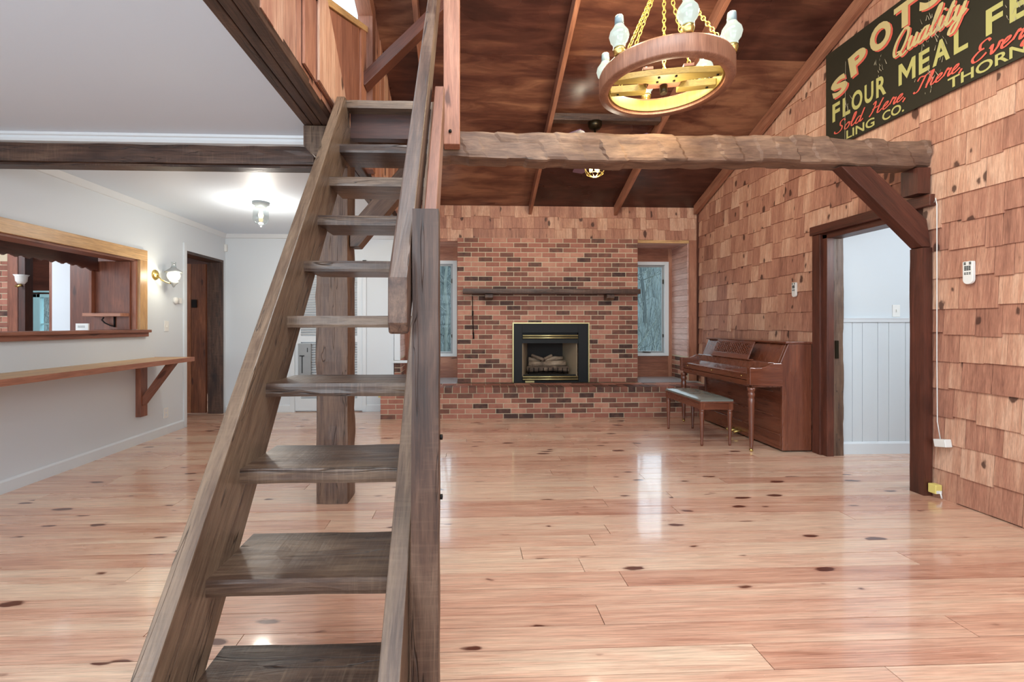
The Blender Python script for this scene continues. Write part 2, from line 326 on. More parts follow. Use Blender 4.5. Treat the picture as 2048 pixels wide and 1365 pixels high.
def tag(o, label, cat, group=None):
    o['label'] = label; o['category'] = cat
    if group: o['group'] = group
    return o
def thing(name, loc, label, cat, group=None):
    o = bpy.data.objects.new(name, None); col.objects.link(o); o.location = loc; o.empty_display_size = .1
    return tag(o, label, cat, group)
def struct(o, label=None):
    o['kind'] = 'structure'
    if label: o['label'] = label
    return o
def sempty(name, loc=(0, 0, 0), label=None):
    o = bpy.data.objects.new(name, None); col.objects.link(o); o.location = loc; return struct(o, label)
def copy_tree(o, parent=None):
    c = o.copy(); col.objects.link(c); c.parent = parent
    for ch in [x for x in list(col.objects) if x.parent == o]: copy_tree(ch, c)
    return c

XL, XR, YB = -3.43, 3.43, 6.62      # left wall, right wall, rear wall of the room
YF = -1.5
ZC = 2.54                            # flat ceiling on the left side
def roofz(y): return 5.497-.38*y if y > 1.4 else 5.497-.38*1.4-.38*(1.4-y)

# ================================================================== FLOOR
fl = MB(); fl.box((XL-5.6, YF, -.06), (XR+2.0, 8.6, -.022), 0); 
fl_base = fl
pl = MB(); y = YF; pw = .135
while y < 8.55:
    xx = XL-5.5 if y > 3 else XL-1.9; xx += random.uniform(-1.4, 0)
    while xx < XR+1.9:
        ln = random.uniform(1.3, 3.6); x1 = min(xx+ln, XR+1.95)
        if x1-xx > .05: pl.box((xx+.0015, y+.0018, -.02), (x1-.0015, y+pw-.0018, random.uniform(-.0006, .0006)), 0)
        xx += ln
    y += pw
f1 = struct(pl.build('floor', 'floor'), 'pink-toned glossy knotty pine plank floor')
fl_base.build('subfloor', 'dark', f1)

# ================================================================== LEFT WALL
wl = MB(); T = .2
Y0, Y1, Z0, Z1 = 1.9, 4.89, 1.165, 1.93      # kitchen pass-through
D0, D1, DZ = 5.71, 6.57, 2.16
wl.box((XL-T, YF, 0), (XL, D0, Z0)); wl.box((XL-T, YF, Z1), (XL, D0, ZC)); wl.box((XL-T, YF, Z0), (XL, Y0, Z1)); wl.box((XL-T, Y1, Z0), (XL, D0, Z1))
wl.box((XL-T, D0, DZ), (XL, YB+.2, ZC)); wl.box((XL-T, D1, 0), (XL, YB+.2, DZ))
struct(wl.build('wall_left', 'white'), 'white painted left wall with a pass-through and a doorway')
bb = MB(); bb.prism([(XL, 0), (XL+.016, 0), (XL+.016, .085), (XL+.006, .1), (XL, .1)], 1, YF, D0-.065)
struct(bb.build('baseboard_left', 'trimw'), 'white baseboard along the left wall')
# pass-through casing
pt = sempty('window_1', (XL, 3.4, 1.2), 'long wood-framed pass-through opening in the left wall')
m = MB(); m.box((XL, Y0-.1, Z1), (XL+.028, 5.0, Z1+.11), 1); m.build('head_casing', 'counter', pt, .002)
m = MB(); m.box((XL, Y1, 1.198), (XL+.028, 5.0, Z1-.001), 2); m.build('side_casing', 'counter', pt, .002)
m = MB(); m.box((XL-T-.05, Y0-.1, 1.168), (XL+.06, 5.02, 1.197), 1); m.build('sill', 'redwood', pt, .004)
m = MB(); m.box((XL, Y0-.1, 1.125), (XL+.035, 5.01, 1.168), 1); m.build('apron', 'redwood', pt, .002)
m = MB(); m.box((XL-T, Y0, Z1-.02), (XL, Y1, Z1), 1); m.box((XL-T, Y1-.022, 1.2), (XL, Y1, Z1-.02), 2); m.build('jamb_lining', 'redwood', pt)
# counter shelf on brackets
cs = thing('counter_shelf', (XL, 3.5, .85), 'long narrow light-wood counter shelf on the left wall under the pass-through', 'shelf')
m = MB(); m.box((XL, 1.7, .851), (-3.012, 5.15, .893), 1); m.build('shelf_top', 'counter', cs, .003)
m = MB(); m.box((-3.012, 1.7, .849), (-3.004, 5.152, .895), 1); m.box((XL, 5.15, .849), (-3.004, 5.158, .895), 0); ed = m.build('shelf_edge', 'redwood', cs); ed['label'] = 'reddish front edge strip'
for yy in (2.6, 4.86):
    br = MB(); br.box((XL, yy, .29), (XL+.055, yy+.1, .85), 2)
    br.prism([(XL+.055, .40), (XL+.055, .50), (XL+.30, .849), (XL+.385, .849)], 1, yy+.02, yy+.085, (1, 1))
    br.build('bracket', 'redwood', cs, .003)
# left doorway and plank door
dr = sempty('door_2', (XL, 6.1, 0), 'dark wood plank door standing open at the end of the left wall')
m = MB(); m.box((XL-T, D1-.03, 0), (XL+.004, D1+.0, DZ-.03), 2); m.box((XL-T-.01, D0, DZ-.035), (XL+.004, D1, DZ), 1); m.build('timber_jamb', 'timber', dr, .003)
m = MB()
for i in range(4): m.box((-3.634-.2*(i+1)+.003, 6.50, .02), (-3.634-.2*i-.003, 6.54, DZ-.06), 2)
dp = m.build('door_leaf', 'plankdoor', dr, .002)
m = MB(); m.box((-4.24, 6.488, 1.60-.05), (-4.2, 6.5, 1.72), 2); 
m = MB(); m.box((-3.82, 6.482, 1.49), (-3.75, 6.499, 1.60), 2); m.build('lock_box', 'iron', dp, .002)
for zz in (1.125, .28):
    m = MB(); m.box((-4.13, 6.48, zz-.02), (-3.98, 6.499, zz+.02), 0); m.tube([(-4.0, 6.47, zz-.035), (-4.0, 6.46, zz+.035)], .009); m.build('iron_hinge', 'iron', dp)
m = MB(); m.box((XL, D0-.06, 0), (XL+.018, D0-.005, DZ+.09), 2); m.build('white_casing', 'trimw', dr, .002)
# ================================================================== REAR WALL (left white part) and closet
bw = MB(); bw.box((XL-T, YB, 0), (-2.45, YB+.2, ZC+.2)); bw.box((-2.45, YB, 2.12), (-1.5, YB+.2, ZC+.2)); bw.box((-1.5, YB, 0), (-1.04, YB+.2, ZC+.2))
struct(bw.build('wall_back', 'white'), 'white painted end wall left of the fireplace')
m = MB(); m.prism([(YB, 0), (YB-.016, 0), (YB-.016, .09), (YB-.006, .105), (YB, .105)], 0, -1.44, -1.14); m.prism([(YB, 0), (YB-.016, 0), (YB-.016, .09), (YB-.006, .105), (YB, .105)], 0, XL+.01, -2.52)
struct(m.build('baseboard_back', 'trimw'), 'white baseboard of the end wall')
cl = sempty('door_3', (-1.98, YB, 0), 'white louvered closet door behind the timber post')
m = MB(); m.box((-2.52, YB-.018, 0), (-2.455, YB, 2.18), 2); m.box((-1.495, YB-.018, 0), (-1.44, YB, 2.18), 2); m.box((-2.52, YB-.018, 2.12), (-1.44, YB-.001, 2.18), 0); m.build('closet_casing', 'trimw', cl, .002)
for xa, xb in ((-2.45, -1.978), (-1.972, -1.5)):
    m = MB(); m.box((xa, YB+.01, .015), (xa+.075, YB+.04, 2.11), 2); m.box((xb-.075, YB+.01, .015), (xb, YB+.04, 2.11), 2)
    for za, zb in ((.015, .19), (1.0, 1.09), (2.02, 2.11)): m.box((xa+.075, YB+.01, za), (xb-.075, YB+.04, zb), 0)
    lf = m.build('louvered_leaf', 'trimw', cl)
    m = MB()
    for zl in [x*.036+.2 for x in range(22)]+[x*.036+1.10 for x in range(26)]:
        m.beam((xa+.075, YB+.026, zl+.012), (xb-.075, YB+.026, zl+.012), .008, .042, (0, .75, -.66))
    m.build('louvers', 'trimw', lf)
m = MB(); m.box((-2.46, YB+.05, 0), (-1.49, YB+.06, 2.13)); m.build('closet_back', 'white', cl)
ep = thing('electrical_panel', (-2.3, YB-.03, .75), 'small grey metal panel box with black latch on the louvered closet door', 'panel')
m = MB(); m.box((-2.4, YB-.03, .52), (-2.22, YB+.009, .98), 2); bx = m.build('panel_box', 'greyp', ep, .004)
m = MB(); m.box((-2.385, YB-.034, .80), (-2.235, YB-.03, .965), 0); m.box((-2.385, YB-.034, .535), (-2.235, YB-.03, .785), 0); m.build('panel_door', 'greyp', ep, .001)
m = MB(); m.box((-2.375, YB-.045, .80), (-2.31, YB-.034, .812), 0); m.box((-2.345, YB-.042, .56), (-2.335, YB-.034, .80), 2); m.box((-2.27, YB-.040, .86), (-2.262, YB-.034, .92), 2); m.build('latch', 'black', ep)
o = MB(); o.box((-1.27, YB-.006, .20), (-1.195, YB, .315), 2); o = tag(o.build('wall_outlet', 'yellowed', bevel=.002), 'small cream outlet on the end wall just left of the brick hearth', 'outlet')
m = MB()
for zz in (.235, .28): m.box((-1.25, YB-.0085, zz-.011), (-1.215, YB-.006, zz+.011), 0)
m.build('socket', 'plastic', o)

m = MB(); m.box((XL-T, YF-.65, 0), (XR+.12, YF-.5, 1.15)); m.box((XL-T, YF-.65, 2.5), (-1.2, YF-.5, 2.7)); m.box((-1.2, YF-.65, 2.9), (XR+.12, YF-.5, 3.9))
for x in (XL-T, -1.3, 1.0, XR-.2): m.box((x, YF-.65, 1.15), (x+.3, YF-.5, 2.9))
struct(m.build('wall_rear_added', 'white'), 'unseen wall with openings added behind the viewpoint to hold back rear light')  # added out of view to cut frontal light from the open rear
# ================================================================== CEILINGS
m = MB(); m.box((XL-T, YF, ZC), (-1.03, 3.2, ZC+.1)); 
struct(m.build('ceiling', 'ceil'), 'flat white ceiling over the near left side')
m = MB(); m.box((XL-T, 3.2, ZC), (-1.03, YB+.2, ZC+.1))
struct(m.build('ceiling', 'ceil'), 'flat white ceiling beyond the cross beam')
m = MB(); m.prism([(3.2, 2.488), (3.178, 2.49), (3.168, 2.505), (3.166, 2.52), (3.155, 2.525), (3.15, ZC), (3.2, ZC)], 0, XL, -1.06)
struct(m.build('trim_1', 'trimw'), 'white crown moulding above the left cross beam')
m = MB(); m.prism([(YB, 2.48), (YB-.02, 2.485), (YB-.045, ZC), (YB, ZC)], 0, XL, -1.02); m.prism([(XL, 2.48), (XL+.015, 2.485), (XL+.04, ZC), (XL, ZC)], 1, 3.35, YB)
m.prism([(XL, 2.48), (XL+.015, 2.485), (XL+.04, ZC), (XL, ZC)], 1, YF, 3.15)
struct(m.build('trim_2', 'trimw'), 'white crown moulding around the left ceiling')
# sloping plywood roof
m = MB(); 
def roof_panel(mb, x0, x1, ya, yb):
    off = Vector((random.uniform(0, 50),)*3); vs = []; gr = []
    for (x, y_) in ((x0, ya), (x1, ya), (x1, yb), (x0, yb)): vs.append((x, y_, roofz(y_))); gr.append((x, y_, 0))
    for (x, y_) in ((x0, ya), (x1, ya), (x1, yb), (x0, yb)): vs.append((x, y_, roofz(y_)+.02)); gr.append((x, y_, .02))
    mb.add(vs, [(0,3,2,1),(4,5,6,7),(0,1,5,4),(1,2,6,5),(2,3,7,6),(3,0,4,7)], 0, None, gr=gr, off=off)
xs = [-.95, -.42, .92, 2.17, 3.6]; ys = [6.72, 5.5, 4.35, 3.2, 2.05, 1.4]
for i in range(len(xs)-1):
    for j in range(len(ys)-1): roof_panel(m, xs[i]+.001, xs[i+1]-.001, ys[j+1]+.001, ys[j]-.001)
for i in range(len(xs)-1): roof_panel(m, xs[i]+.001, xs[i+1]-.001, 0, 1.4-.001); roof_panel(m, xs[i]+.001, xs[i+1]-.001, YF, -.001)
rf = struct(m.build('ceiling', 'ply'), 'dark red-brown plywood of the sloping cathedral ceiling')
m = MB(); m.add([(-.95, 6.72, roofz(6.72)+.03), (3.6, 6.72, roofz(6.72)+.03), (3.6, 1.4, roofz(1.4)+.03), (-.95, 1.4, roofz(1.4)+.03), (3.6, YF, roofz(YF)+.03), (-.95, YF, roofz(YF)+.03)], [(0,1,2,3), (3,2,4,5)]); m.build('roof_deck', 'dark', rf)
labs = ['rafter partly hidden behind the stair handrails', 'reddish rafter on the roof slope left of the hanging fan', 'reddish rafter passing behind the wagon-wheel chandelier']
for x, lb in zip((-.43, .925, 2.18), labs):
    m = MB(); d = .14
    m.prism([(1.4, roofz(1.4)-d), (6.585, roofz(6.585)-d), (6.585, roofz(6.585)-.002), (1.4, roofz(1.4)-.002)], 0, x-.022, x+.022, (1, -.38))
    tag(m.build('rafter', 'rafter', bevel=.003), lb, 'rafter')
m = MB(); m.prism([(1.4, roofz(1.4)-.13), (6.56, roofz(6.56)-.13), (6.56, roofz(6.56)-.004), (1.4, roofz(1.4)-.004)], 0, 3.335, 3.395, (1, -.38))
tag(m.build('rake_board', 'rafter', bevel=.003), 'pale reddish sloping board where the roof meets the shingled right wall', 'board')

# ================================================================== RIGHT WALL with shingles
RD0, RD1, RDZ = 3.34, 4.23, 2.10
m = MB(); m.box((XR, YF, 0), (XR+.12, RD0, 2.95)); m.box((XR, RD1, 0), (XR+.12, YB+.6, 2.95)); m.box((XR, RD0, RDZ), (XR+.12, RD1, 2.95))
m.prism([(YF, 2.95), (YB+.04, 2.95), (1.4, roofz(1.4)+.0), (YF, roofz(YF))], 0, XR, XR+.12)
wr = struct(m.build('wall_right', 'backbrick'), 'right wall clad in knotty cedar shingles')
def shingles(mb, put, u0, u1, z0, z1, expo, holes=(), top=None, wr_=(.08, .25), seed=3):
    rr = random.Random(seed); z = z0
    while z < z1:
        u = u0; 
        while u < u1:
            wd = rr.uniform(*wr_); ue = min(u+wd, u1)
            if u1-ue < .04: ue = u1
            zb = z-(rr.choice((0, 0, .006, .012, .02, .03)))+rr.uniform(-.004, .004); zt = z+expo+.03
            ok = True
            for (ha, hb, ha0, hb0) in holes:
                if u < hb-.02 and ue > ha+.02 and zt > ha0+.03 and zb < hb0-.06:
                    if u < ha-.03: ue = ha
                    elif ue > hb+.03: u_s = hb; put(mb, u_s, ue, zb, zt, rr); ok = False
                    else: ok = False
            if top is not None:
                lim = top((u+ue)/2)
                if zb > lim: ok = False
                zt = min(zt, max(zb+.02, top(ue)))
            zt = min(zt, z1+.0)
            if ok and zt > zb+.01: put(mb, u+.0012, ue-.0012, zb, zt, rr)
            u = ue
        z += expo
def put_right(mb, y0, y1, zb, zt, rr):
    X = XR-.002; t = .019+rr.uniform(-.003, .003)
    vs = [(X-t, y1, zb), (X-t, y0, zb), (X-.006, y0, zt), (X-.006, y1, zt), (X, y1, zb), (X, y0, zb), (X, y0, zt), (X, y1, zt)]
    gr = [(v[2], v[1], v[0]) for v in vs]
    mb.add(vs, [(0,1,2,3)[::-1], (4,5,1,0)[::-1], (0,3,7,4)[::-1], (1,5,6,2)[::-1], (3,2,6,7)[::-1]], 0, rr.random(), gr=gr)
m = MB(); shingles(m, put_right, YF, 6.56, -.0+.012, 5.0, .197, holes=[(RD0-.08, RD1+.09, -.1, 2.2)], top=lambda y_: roofz(max(y_, 1.4))-.02)
m.build('shingle_cladding', 'shingle', wr)
# ------------------------------------------------ shingled strip over the fireplace
m = MB(); m.box((-.86, YB, 2.502), (XR, YB+.2, 3.05)); m.box((-1.04, YB, ZC+.2), (-.86, YB+.2, 3.05))
ws = struct(m.build('wall_back', 'backbrick'), 'shingled strip of wall above the brick fireplace')
def put_back(mb, x0, x1, zb, zt, rr):
    Y = YB+.001; t = .02+rr.uniform(-.003, .003)
    vs = [(x0, Y-t, zb), (x1, Y-t, zb), (x1, Y-.006, zt), (x0, Y-.006, zt), (x0, Y, zb), (x1, Y, zb), (x1, Y, zt), (x0, Y, zt)]
    gr = [(v[2], v[0], v[1]) for v in vs]
    mb.add(vs, [(0,1,2,3), (4,5,1,0), (0,3,7,4), (1,5,6,2), (3,2,6,7)], 0, rr.random(), gr=gr)
m = MB(); shingles(m, put_back, -.8, XR-.02, 2.50, 2.99, .165, seed=11, wr_=(.07, .22)); m.build('shingle_cladding', 'shingle', ws)
m = MB(); m.box((3.29, YB-.022, .42), (3.405, YB, 2.5), 2); struct(m.build('trim_3', 'redwood', bevel=.003), 'cedar corner board at the right end of the fireplace wall')
m = MB(); m.box((XR-.03, 6.565, .42), (XR-.002, 6.598, 2.95), 2); struct(m.build('corner_gap_strip', 'dark'), 'dark strip standing in for the dark gap in the far right corner')  # strip coloured dark in place of an open corner gap
m = MB(); m.box((2.48, YB-.02, 2.455), (3.285, YB+.005, 2.497), 0); struct(m.build('trim_5', 'counter'), 'pale trim strip over the right window niche')
m = MB(); m.box((-.97, YB-.02, 2.455), (-.13, YB+.005, 2.497), 0); struct(m.build('trim_6', 'redwood'), 'trim strip over the left window niche')

# ------------------------------------------------ window niches
YN = 7.13
def niche(x0, x1, side_x, wx0, wx1, n, lab, sgn):
    nb = MB(); nb.box((x0 if sgn > 0 else x0-.14, YN, .42), (wx0, YN+.12, 2.5), 2); nb.box((wx1, YN, .42), (x1+(.14 if sgn > 0 else 0), YN+.12, 2.5), 2)
    z = .42
    while z < .75: nb.box((wx0, YN, z), (wx1, YN+.12, min(z+.112, .756)), 0); z += .113
    nb.box((wx0, YN, 2.25), (wx1, YN+.12, 2.5), 0)
    wb = struct(nb.build('wall_niche', 'redwood'), 'cedar boards around the '+lab)
    s = MB(); z = .78
    xa, xb = (side_x, side_x+.1) if sgn > 0 else (side_x-.1, side_x)
    while z < 2.49: s.box((xa, YB, z), (xb, YN, min(z+.0805, 2.5)), 1); z += .083
    s.build('side_boards', 'niche', wb, .0015)
    s = MB(); k = 0
    z = .43
    while z < .76:
        yy = YB+.003-(.1 if k % 2 else 0)
        while yy < YN:
            s.box((xa, max(YB+.002, yy), z), (xb, min(YN, yy+.193), z+.057), 1, random.random()); yy += .203
        z += .0677; k += 1
    s.build('side_bricks', 'brick', wb)
    s = MB(); s.box((xa+.004 if sgn > 0 else xa, YB, .42), (xb if sgn > 0 else xb-.004, YN, .78)); s.build('side_mortar', 'mortar', wb)
    s = MB()
    for i in range(5): s.box((x0, YB+.004+.1*i, 2.462), (x1, YB+.102+.1*i, 2.5), 0)
    s.build('soffit_boards', 'niche', wb, .001)
    wn = sempty('window_%d' % n, (0, YN, 1.2), lab)
    f = MB(); a, b, c, d = wx0, wx1, .756, 2.25; t = .065
    f.box((a, YN-.03, c), (a+t, YN+.05, d), 2); f.box((b-t, YN-.03, c), (b, YN+.05, d), 2); f.box((a+t, YN-.03, d-t*.8), (b-t, YN+.05, d), 0); f.box((a+t, YN-.03, c), (b-t, YN+.05, c+.045), 0)
    fr = f.build('window_frame', 'trimw', wn, .002)
    f = MB(); t2 = .03; a2, b2, c2, d2 = a+t, b-t, c+.045, d-t*.8
    f.box((a2, YN+.01, c2), (a2+t2, YN+.04, d2), 2); f.box((b2-t2, YN+.01, c2), (b2, YN+.04, d2), 2); f.box((a2+t2, YN+.01, d2-t2), (b2-t2, YN+.04, d2), 0); f.box((a2+t2, YN+.01, c2), (b2-t2, YN+.04, c2+t2), 0)
    f.build('sash', 'greyp', wn, .002)
    f = MB(); f.box((a2+t2, YN+.022, c2+t2), (b2-t2, YN+.026, d2-t2)); f.build('glass', 'glass', wn)
    f = MB(); f.box((b2-.02, YN-.005, 1.9), (b2-.008, YN+.01, 1.97), 2); f.box((b2-.02, YN-.005, 1.05), (b2-.008, YN+.01, 1.1), 2); f.beam((b2-.35, YN-.01, c2+.02), (b2-.22, YN-.012, c2+.005), .012, .012); f.build('latch', 'bronze', wn)
niche(2.48, 3.27, 3.27, 2.5, 3.209, 2, 'right window beside the fireplace', 1)
niche(-.95, -.13, -.95, -.86, -.15, 3, 'left window beside the fireplace', -1)
m = MB(); m.box((-1.04, YB-.02, .74), (-.955, YB+.005, 2.5), 2); struct(m.build('trim_7', 'trimw', bevel=.002), 'white casing on the left side of the left niche')
m = MB(); m.box((-1.06, YB-.045, .70), (-.85, YB+.03, .735), 0); struct(m.build('trim_8', 'trimw', bevel=.002), 'short white sill beside the left niche')

# ================================================================== BRICKWORK
def brick_wall(mb, x0, x1, z0, z1, y_, depth, holes=(), h=.0677, wd=.2032, start=0):
    k = start; z = z0
    while z < z1-.02:
        x = x0-(wd/2 if k % 2 else 0)
        while x < x1:
            a = max(x, x0); b = min(x+wd-.010, x1); zt = min(z+h-.010, z1)
            segs = [(a, b)]
            for (ha, hb, hz0, hz1) in holes:
                if zt > hz0 and z < hz1:
                    ns = []
                    for (p, q) in segs:
                        if q <= ha or p >= hb: ns.append((p, q))
                        else:
                            if p < ha: ns.append((p, ha))
                            if q > hb: ns.append((hb, q))
                    segs = ns
            for (p, q) in segs:
                if q-p > .012: mb.box((p, y_+random.uniform(-.002, .002), z+random.uniform(-.0012, .0012)), (q, y_+depth, zt), 0, random.random())
            x += wd
        z += h; k += 1
YC = 6.5                      # face of the chimney breast
IX0, IX1, IZ1 = .655, 1.765, 1.283
fp = thing('fireplace', (1.17, YC, .42), 'broad red brick chimney breast between the two windows', 'fireplace')
m = MB(); brick_wall(m, -.13, 2.48, .422, 2.51, YC, .06, holes=[(.785, 1.615, .3, 1.14)], h=.0693); m.build('brick_facing', 'brick', fp, .0015)
m = MB(); a = YC+.005; m.box((-.126, a, .421), (.78, YN-.04, 2.46)); m.box((1.62, a, .421), (2.476, YN-.04, 2.46)); m.box((.78, a, 1.16), (1.62, YN-.04, 2.46)); m.box((.78, 7.0, .421), (1.62, YN-.04, 1.16)); m.box((-.126, a, 2.461), (2.476, 6.59, 2.494)); m.build('mortar_core', 'mortar', fp)
hz = thing('raised_hearth', (1.1, 6.3, 0), 'long low red brick hearth bench running under the fireplace and windows', 'hearth')
m = MB(); brick_wall(m, -1.13, 3.40, .004, .335, 6.04, .06); 
k = 0; z = .004
while z < .33:
    yy = 6.05+(0 if k % 2 else .1)
    while yy < 6.6: m.box((-1.134, yy, z), (-1.09, min(6.61, yy+.193), z+.057), 1, random.random()); yy += .203
    z += .0677; k += 1
m.build('brick_face', 'brick', hz, .0015)
m = MB(); x = -1.145
while x < 3.28: m.box((x, 6.02+random.uniform(-.002, .002), .346), (x+.097, 6.24, .419+random.uniform(-.002, .001)), 1, random.random()*.55); x += .107
m.build('rowlock_cap', 'brick', hz, .004)
m = MB(); x = -1.145
while x < 3.19: m.box((x, 6.25, .39), (x+.193, 6.35, .418), 0, random.random()); m.box((x, 6.36, .39), (x+.193, 6.455, .418), 0, random.random()); x += .203
m.build('top_bricks', 'brick', hz, .002)
m = MB(); m.box((-1.126, 6.045, 0), (3.395, 6.61, .342)); m.box((-1.14, 6.03, .342), (3.395, 6.61, .412)); m.build('mortar_core', 'mortar', hz)
m = MB(); m.box((2.49, 6.46, .412), (3.392, YN-.001, .424)); m.build('niche_ledge', 'ledge_gloss', hz)  # ledge colour carries the window sheen, not a separate pale slab
m = MB(); m.box((-.94, 6.46, .412), (-.14, YN-.001, .424)); m.build('niche_ledge', 'ledge_gloss', hz)
m = MB(); m.box((-1.04, YB, 0), (-.95, YB+.52, .43)); m.box((-1.035, YB+.002, .42), (-.952, YB+.2, .70)); struct(m.build('wall_stub', 'mortar'), 'brick stub under the left niche casing')
m = MB(); brick_wall(m, -1.04, -.955, .43, .70, YB-.005, .02); struct(m.build('wall_stub', 'brick'), 'bricks under the small white sill')
# insert
ins = thing('fireplace_insert', (1.21, YC, .42), 'black gas fireplace insert with thin brass edging in the brick wall', 'fireplace')
yf = YC-.028
m = MB(); m.box((IX0+.018, yf, .423), (.795, YC-.001, IZ1-.018), 2); m.box((1.605, yf, .423), (IX1-.018, YC-.001, IZ1-.018), 2); m.box((.795, yf, 1.135), (1.605, YC-.001, IZ1-.018), 0); m.build('surround_panel', 'black', ins, .002)
m = MB(); m.box((IX0, yf-.012, .423), (IX0+.018, YC-.001, IZ1), 2); m.box((IX1-.018, yf-.012, .423), (IX1, YC-.001, IZ1), 2); m.box((IX0+.018, yf-.012, IZ1-.018), (IX1-.018, YC-.001, IZ1), 0); m.build('brass_edging', 'brasst', ins, .002)
for zz in (1.095, 1.062, .505, .470):
    m = MB(); m.lathe([(.0001, 0), (.012, 0), (.012, .795), (.0001, .795)], (.8025, yf-.005, zz), 12, (1, 0, 0)); m.build('brass_louver', 'brasst', ins)
m = MB(); m.box((.796, YC-.02, .985), (1.604, YC+.03, 1.045), 0); m.box((.796, YC+.02, 1.045), (1.604, YC+.04, 1.134), 0); m.box((.796, YC+.03, .423), (1.604, YC+.05, .53), 0); m.box((.796, YC-.02, .42), (1.604, YC+.03, .44), 0)
m.build('louver_housing', 'black', ins)
m = MB(); m.box((.84, YC-.03, .423), (.97, YC-.015, .447)); m.build('rating_plate', 'brasst', ins)
m = MB(); yb = 6.93
m.prism([(.80, YC+.02), (.815, YC+.02), (.93, yb), (.80, yb)], 2, .50, 1.0); m.prism([(1.60, YC+.02), (1.585, YC+.02), (1.47, yb), (1.60, yb)], 2, .50, 1.0); m.box((.80, yb, .45), (1.6, yb+.02, 1.0)); m.box((.80, YC+.03, .48), (1.6, yb, .515)); m.build('firebox', 'soot', ins)
m = MB(); m.box((.80, YC+.03, .985), (1.6, yb, 1.0)); m.prism([(.93, yb-.012), (1.47, yb-.012), (1.42, yb-.004), (.98, yb-.004)], 2, .62, .97); m.build('firebox_top', 'sooty', ins)
lg = thing('gas_log_set', (1.2, 6.72, .515), 'stack of pale charred logs on a black grate inside the firebox', 'logs')
def logm(p0, p1, r):
    mm = MB(); p0 = Vector(p0); p1 = Vector(p1); n = 9; pts = []; rr = []
    for i in range(n):
        t = i/(n-1); p = p0.lerp(p1, t); p.z += .012*noise.noise(p*9); p.y += .012*noise.noise(p*7+Vector((9, 9, 9))); pts.append(p); rr.append(r*(1+.18*noise.noise(p*14)))
    mm.tube(pts, rr, 12); return mm
for p0, p1, r in (((.885, 6.64, .60), (1.50, 6.65, .60), .042), ((.92, 6.73, .665), (1.47, 6.72, .675), .045), ((.93, 6.80, .73), (1.22, 6.76, .70), .036), ((1.16, 6.72, .735), (1.44, 6.82, .745), .034), ((.97, 6.74, .80), (1.14, 6.64, .735), .022), ((1.10, 6.66, .73), (1.27, 6.74, .79), .02)):
    logm(p0, p1, r).build('log', 'log', lg)
m = MB()
for i in range(9):
    x = .91+.07*i; m.tube([(x, 6.80, .55), (x, 6.60, .55), (x, 6.585, .57), (x, 6.58, .625)], .007, 6)
m.tube([(.89, 6.60, .545), (1.49, 6.60, .545)], .008, 6); m.tube([(.89, 6.78, .545), (1.49, 6.78, .545)], .008, 6)
for x in (.92, 1.46):
    m.tube([(x, 6.60, .545), (x, 6.60, .515)], .008, 6); m.tube([(x, 6.78, .545), (x, 6.78, .515)], .008, 6)
m.build('grate', 'iron', lg)
mt = thing('mantel_shelf', (1.2, YC, 1.7), 'long dark rough timber mantel shelf on the brick chimney breast', 'mantel')
m = MB(); m.rough((-.05, 6.28, 1.683), (2.44, YC-.006, 1.752), 0, .08, .005, 5, 3); m.build('shelf_board', 'timber', mt)
for x in (.26, 1.98):
    m = MB(); m.prism([(YC-.006, 1.60), (6.38, 1.60), (6.35, 1.63), (6.35, 1.679), (YC-.006, 1.679)], 0, x, x+.11); m.build('corbel', 'timber', mt, .003)
pk = MB(); pk.tube([(.085, YC-.012, 1.66), (.088, YC-.015, 1.40), (.10, YC-.013, 1.10)], .006, 6); pk.tube([(.098, YC-.014, 1.14), (.102, YC-.014, 1.05), (.095, YC-.03, 1.06)], .011, 6); pk.tube([(.09, YC-.015, 1.45), (.089, YC-.015, 1.38)], .011, 6)
tag(pk.build('fire_poker', 'iron'), 'thin black iron poker hanging on the bricks under the left end of the mantel', 'poker')

# ================================================================== TIMBER FRAME
def slope(p):   # the big beam sags a little towards the right
    q = p.copy(); q.z -= .016*max(0, (p.x+.1))/3.5+.008*math.sin(p.x*2.1); return q
m = MB(); m.rough((XL, 3.2, 2.358), (-1.06, 3.335, 2.488), 0, .1, .004, 4, 4)
m.box((XL, 3.225, 2.342), (-1.06, 3.32, 2.358), 0)
tag(m.build('cross_beam', 'timber'), 'brown timber beam across the white ceiling from the left wall to the post', 'beam')
m = MB(); m.rough((-1.05, 3.205, 0), (-.825, 3.43, 2.53), 2, .09, .006, 4, 5)
tag(m.build('timber_post', 'timber'), 'thick square brown timber post standing behind the ladder stair', 'post')
m = MB(); m.prism([(-1.045, 2.40), (-.98, 2.34), (-.82, 2.34), (-.82, 2.53), (-1.045, 2.53)], 1, 2.96, 3.19, (0, 1))
tag(m.build('corner_block', 'tread', bevel=.004), 'grey-brown end block where the ceiling girder meets the post', 'block')
gi = thing('ceiling_girder', (-.95, 2, 2.54), 'long built-up brown girder of three boards running from the near ceiling towards the rear wall', 'beam')
for a, b in ((-1.045, -.99), (-.985, -.93), (-.925, -.86)):
    m = MB(); m.box((a, YF, 2.535), (b, 6.6, 2.70), 1); m.build('girder_board', 'timber', gi, .004)
m = MB(); m.rough((-.82, 3.2, 2.428), (3.40, 3.395, 2.632), 0, .022, .013, 8, 8, warp=slope)
tag(m.build('hewn_cross_beam', 'hewn'), 'hand-hewn crossbeam with axe marks spanning from the stair to the right wall', 'beam')
m = MB(); m.rough((3.335, 3.19, 0), (3.404, 3.30, 1.815), 2, .09, .002, 4, 4); m.rough((3.30, 3.20, 2.215), (3.404, 3.335, 2.405), 2, .05, .003, 4, 4)
tag(m.build('timber_post', 'dark'), 'dark timber post against the right wall at the doorway', 'post')
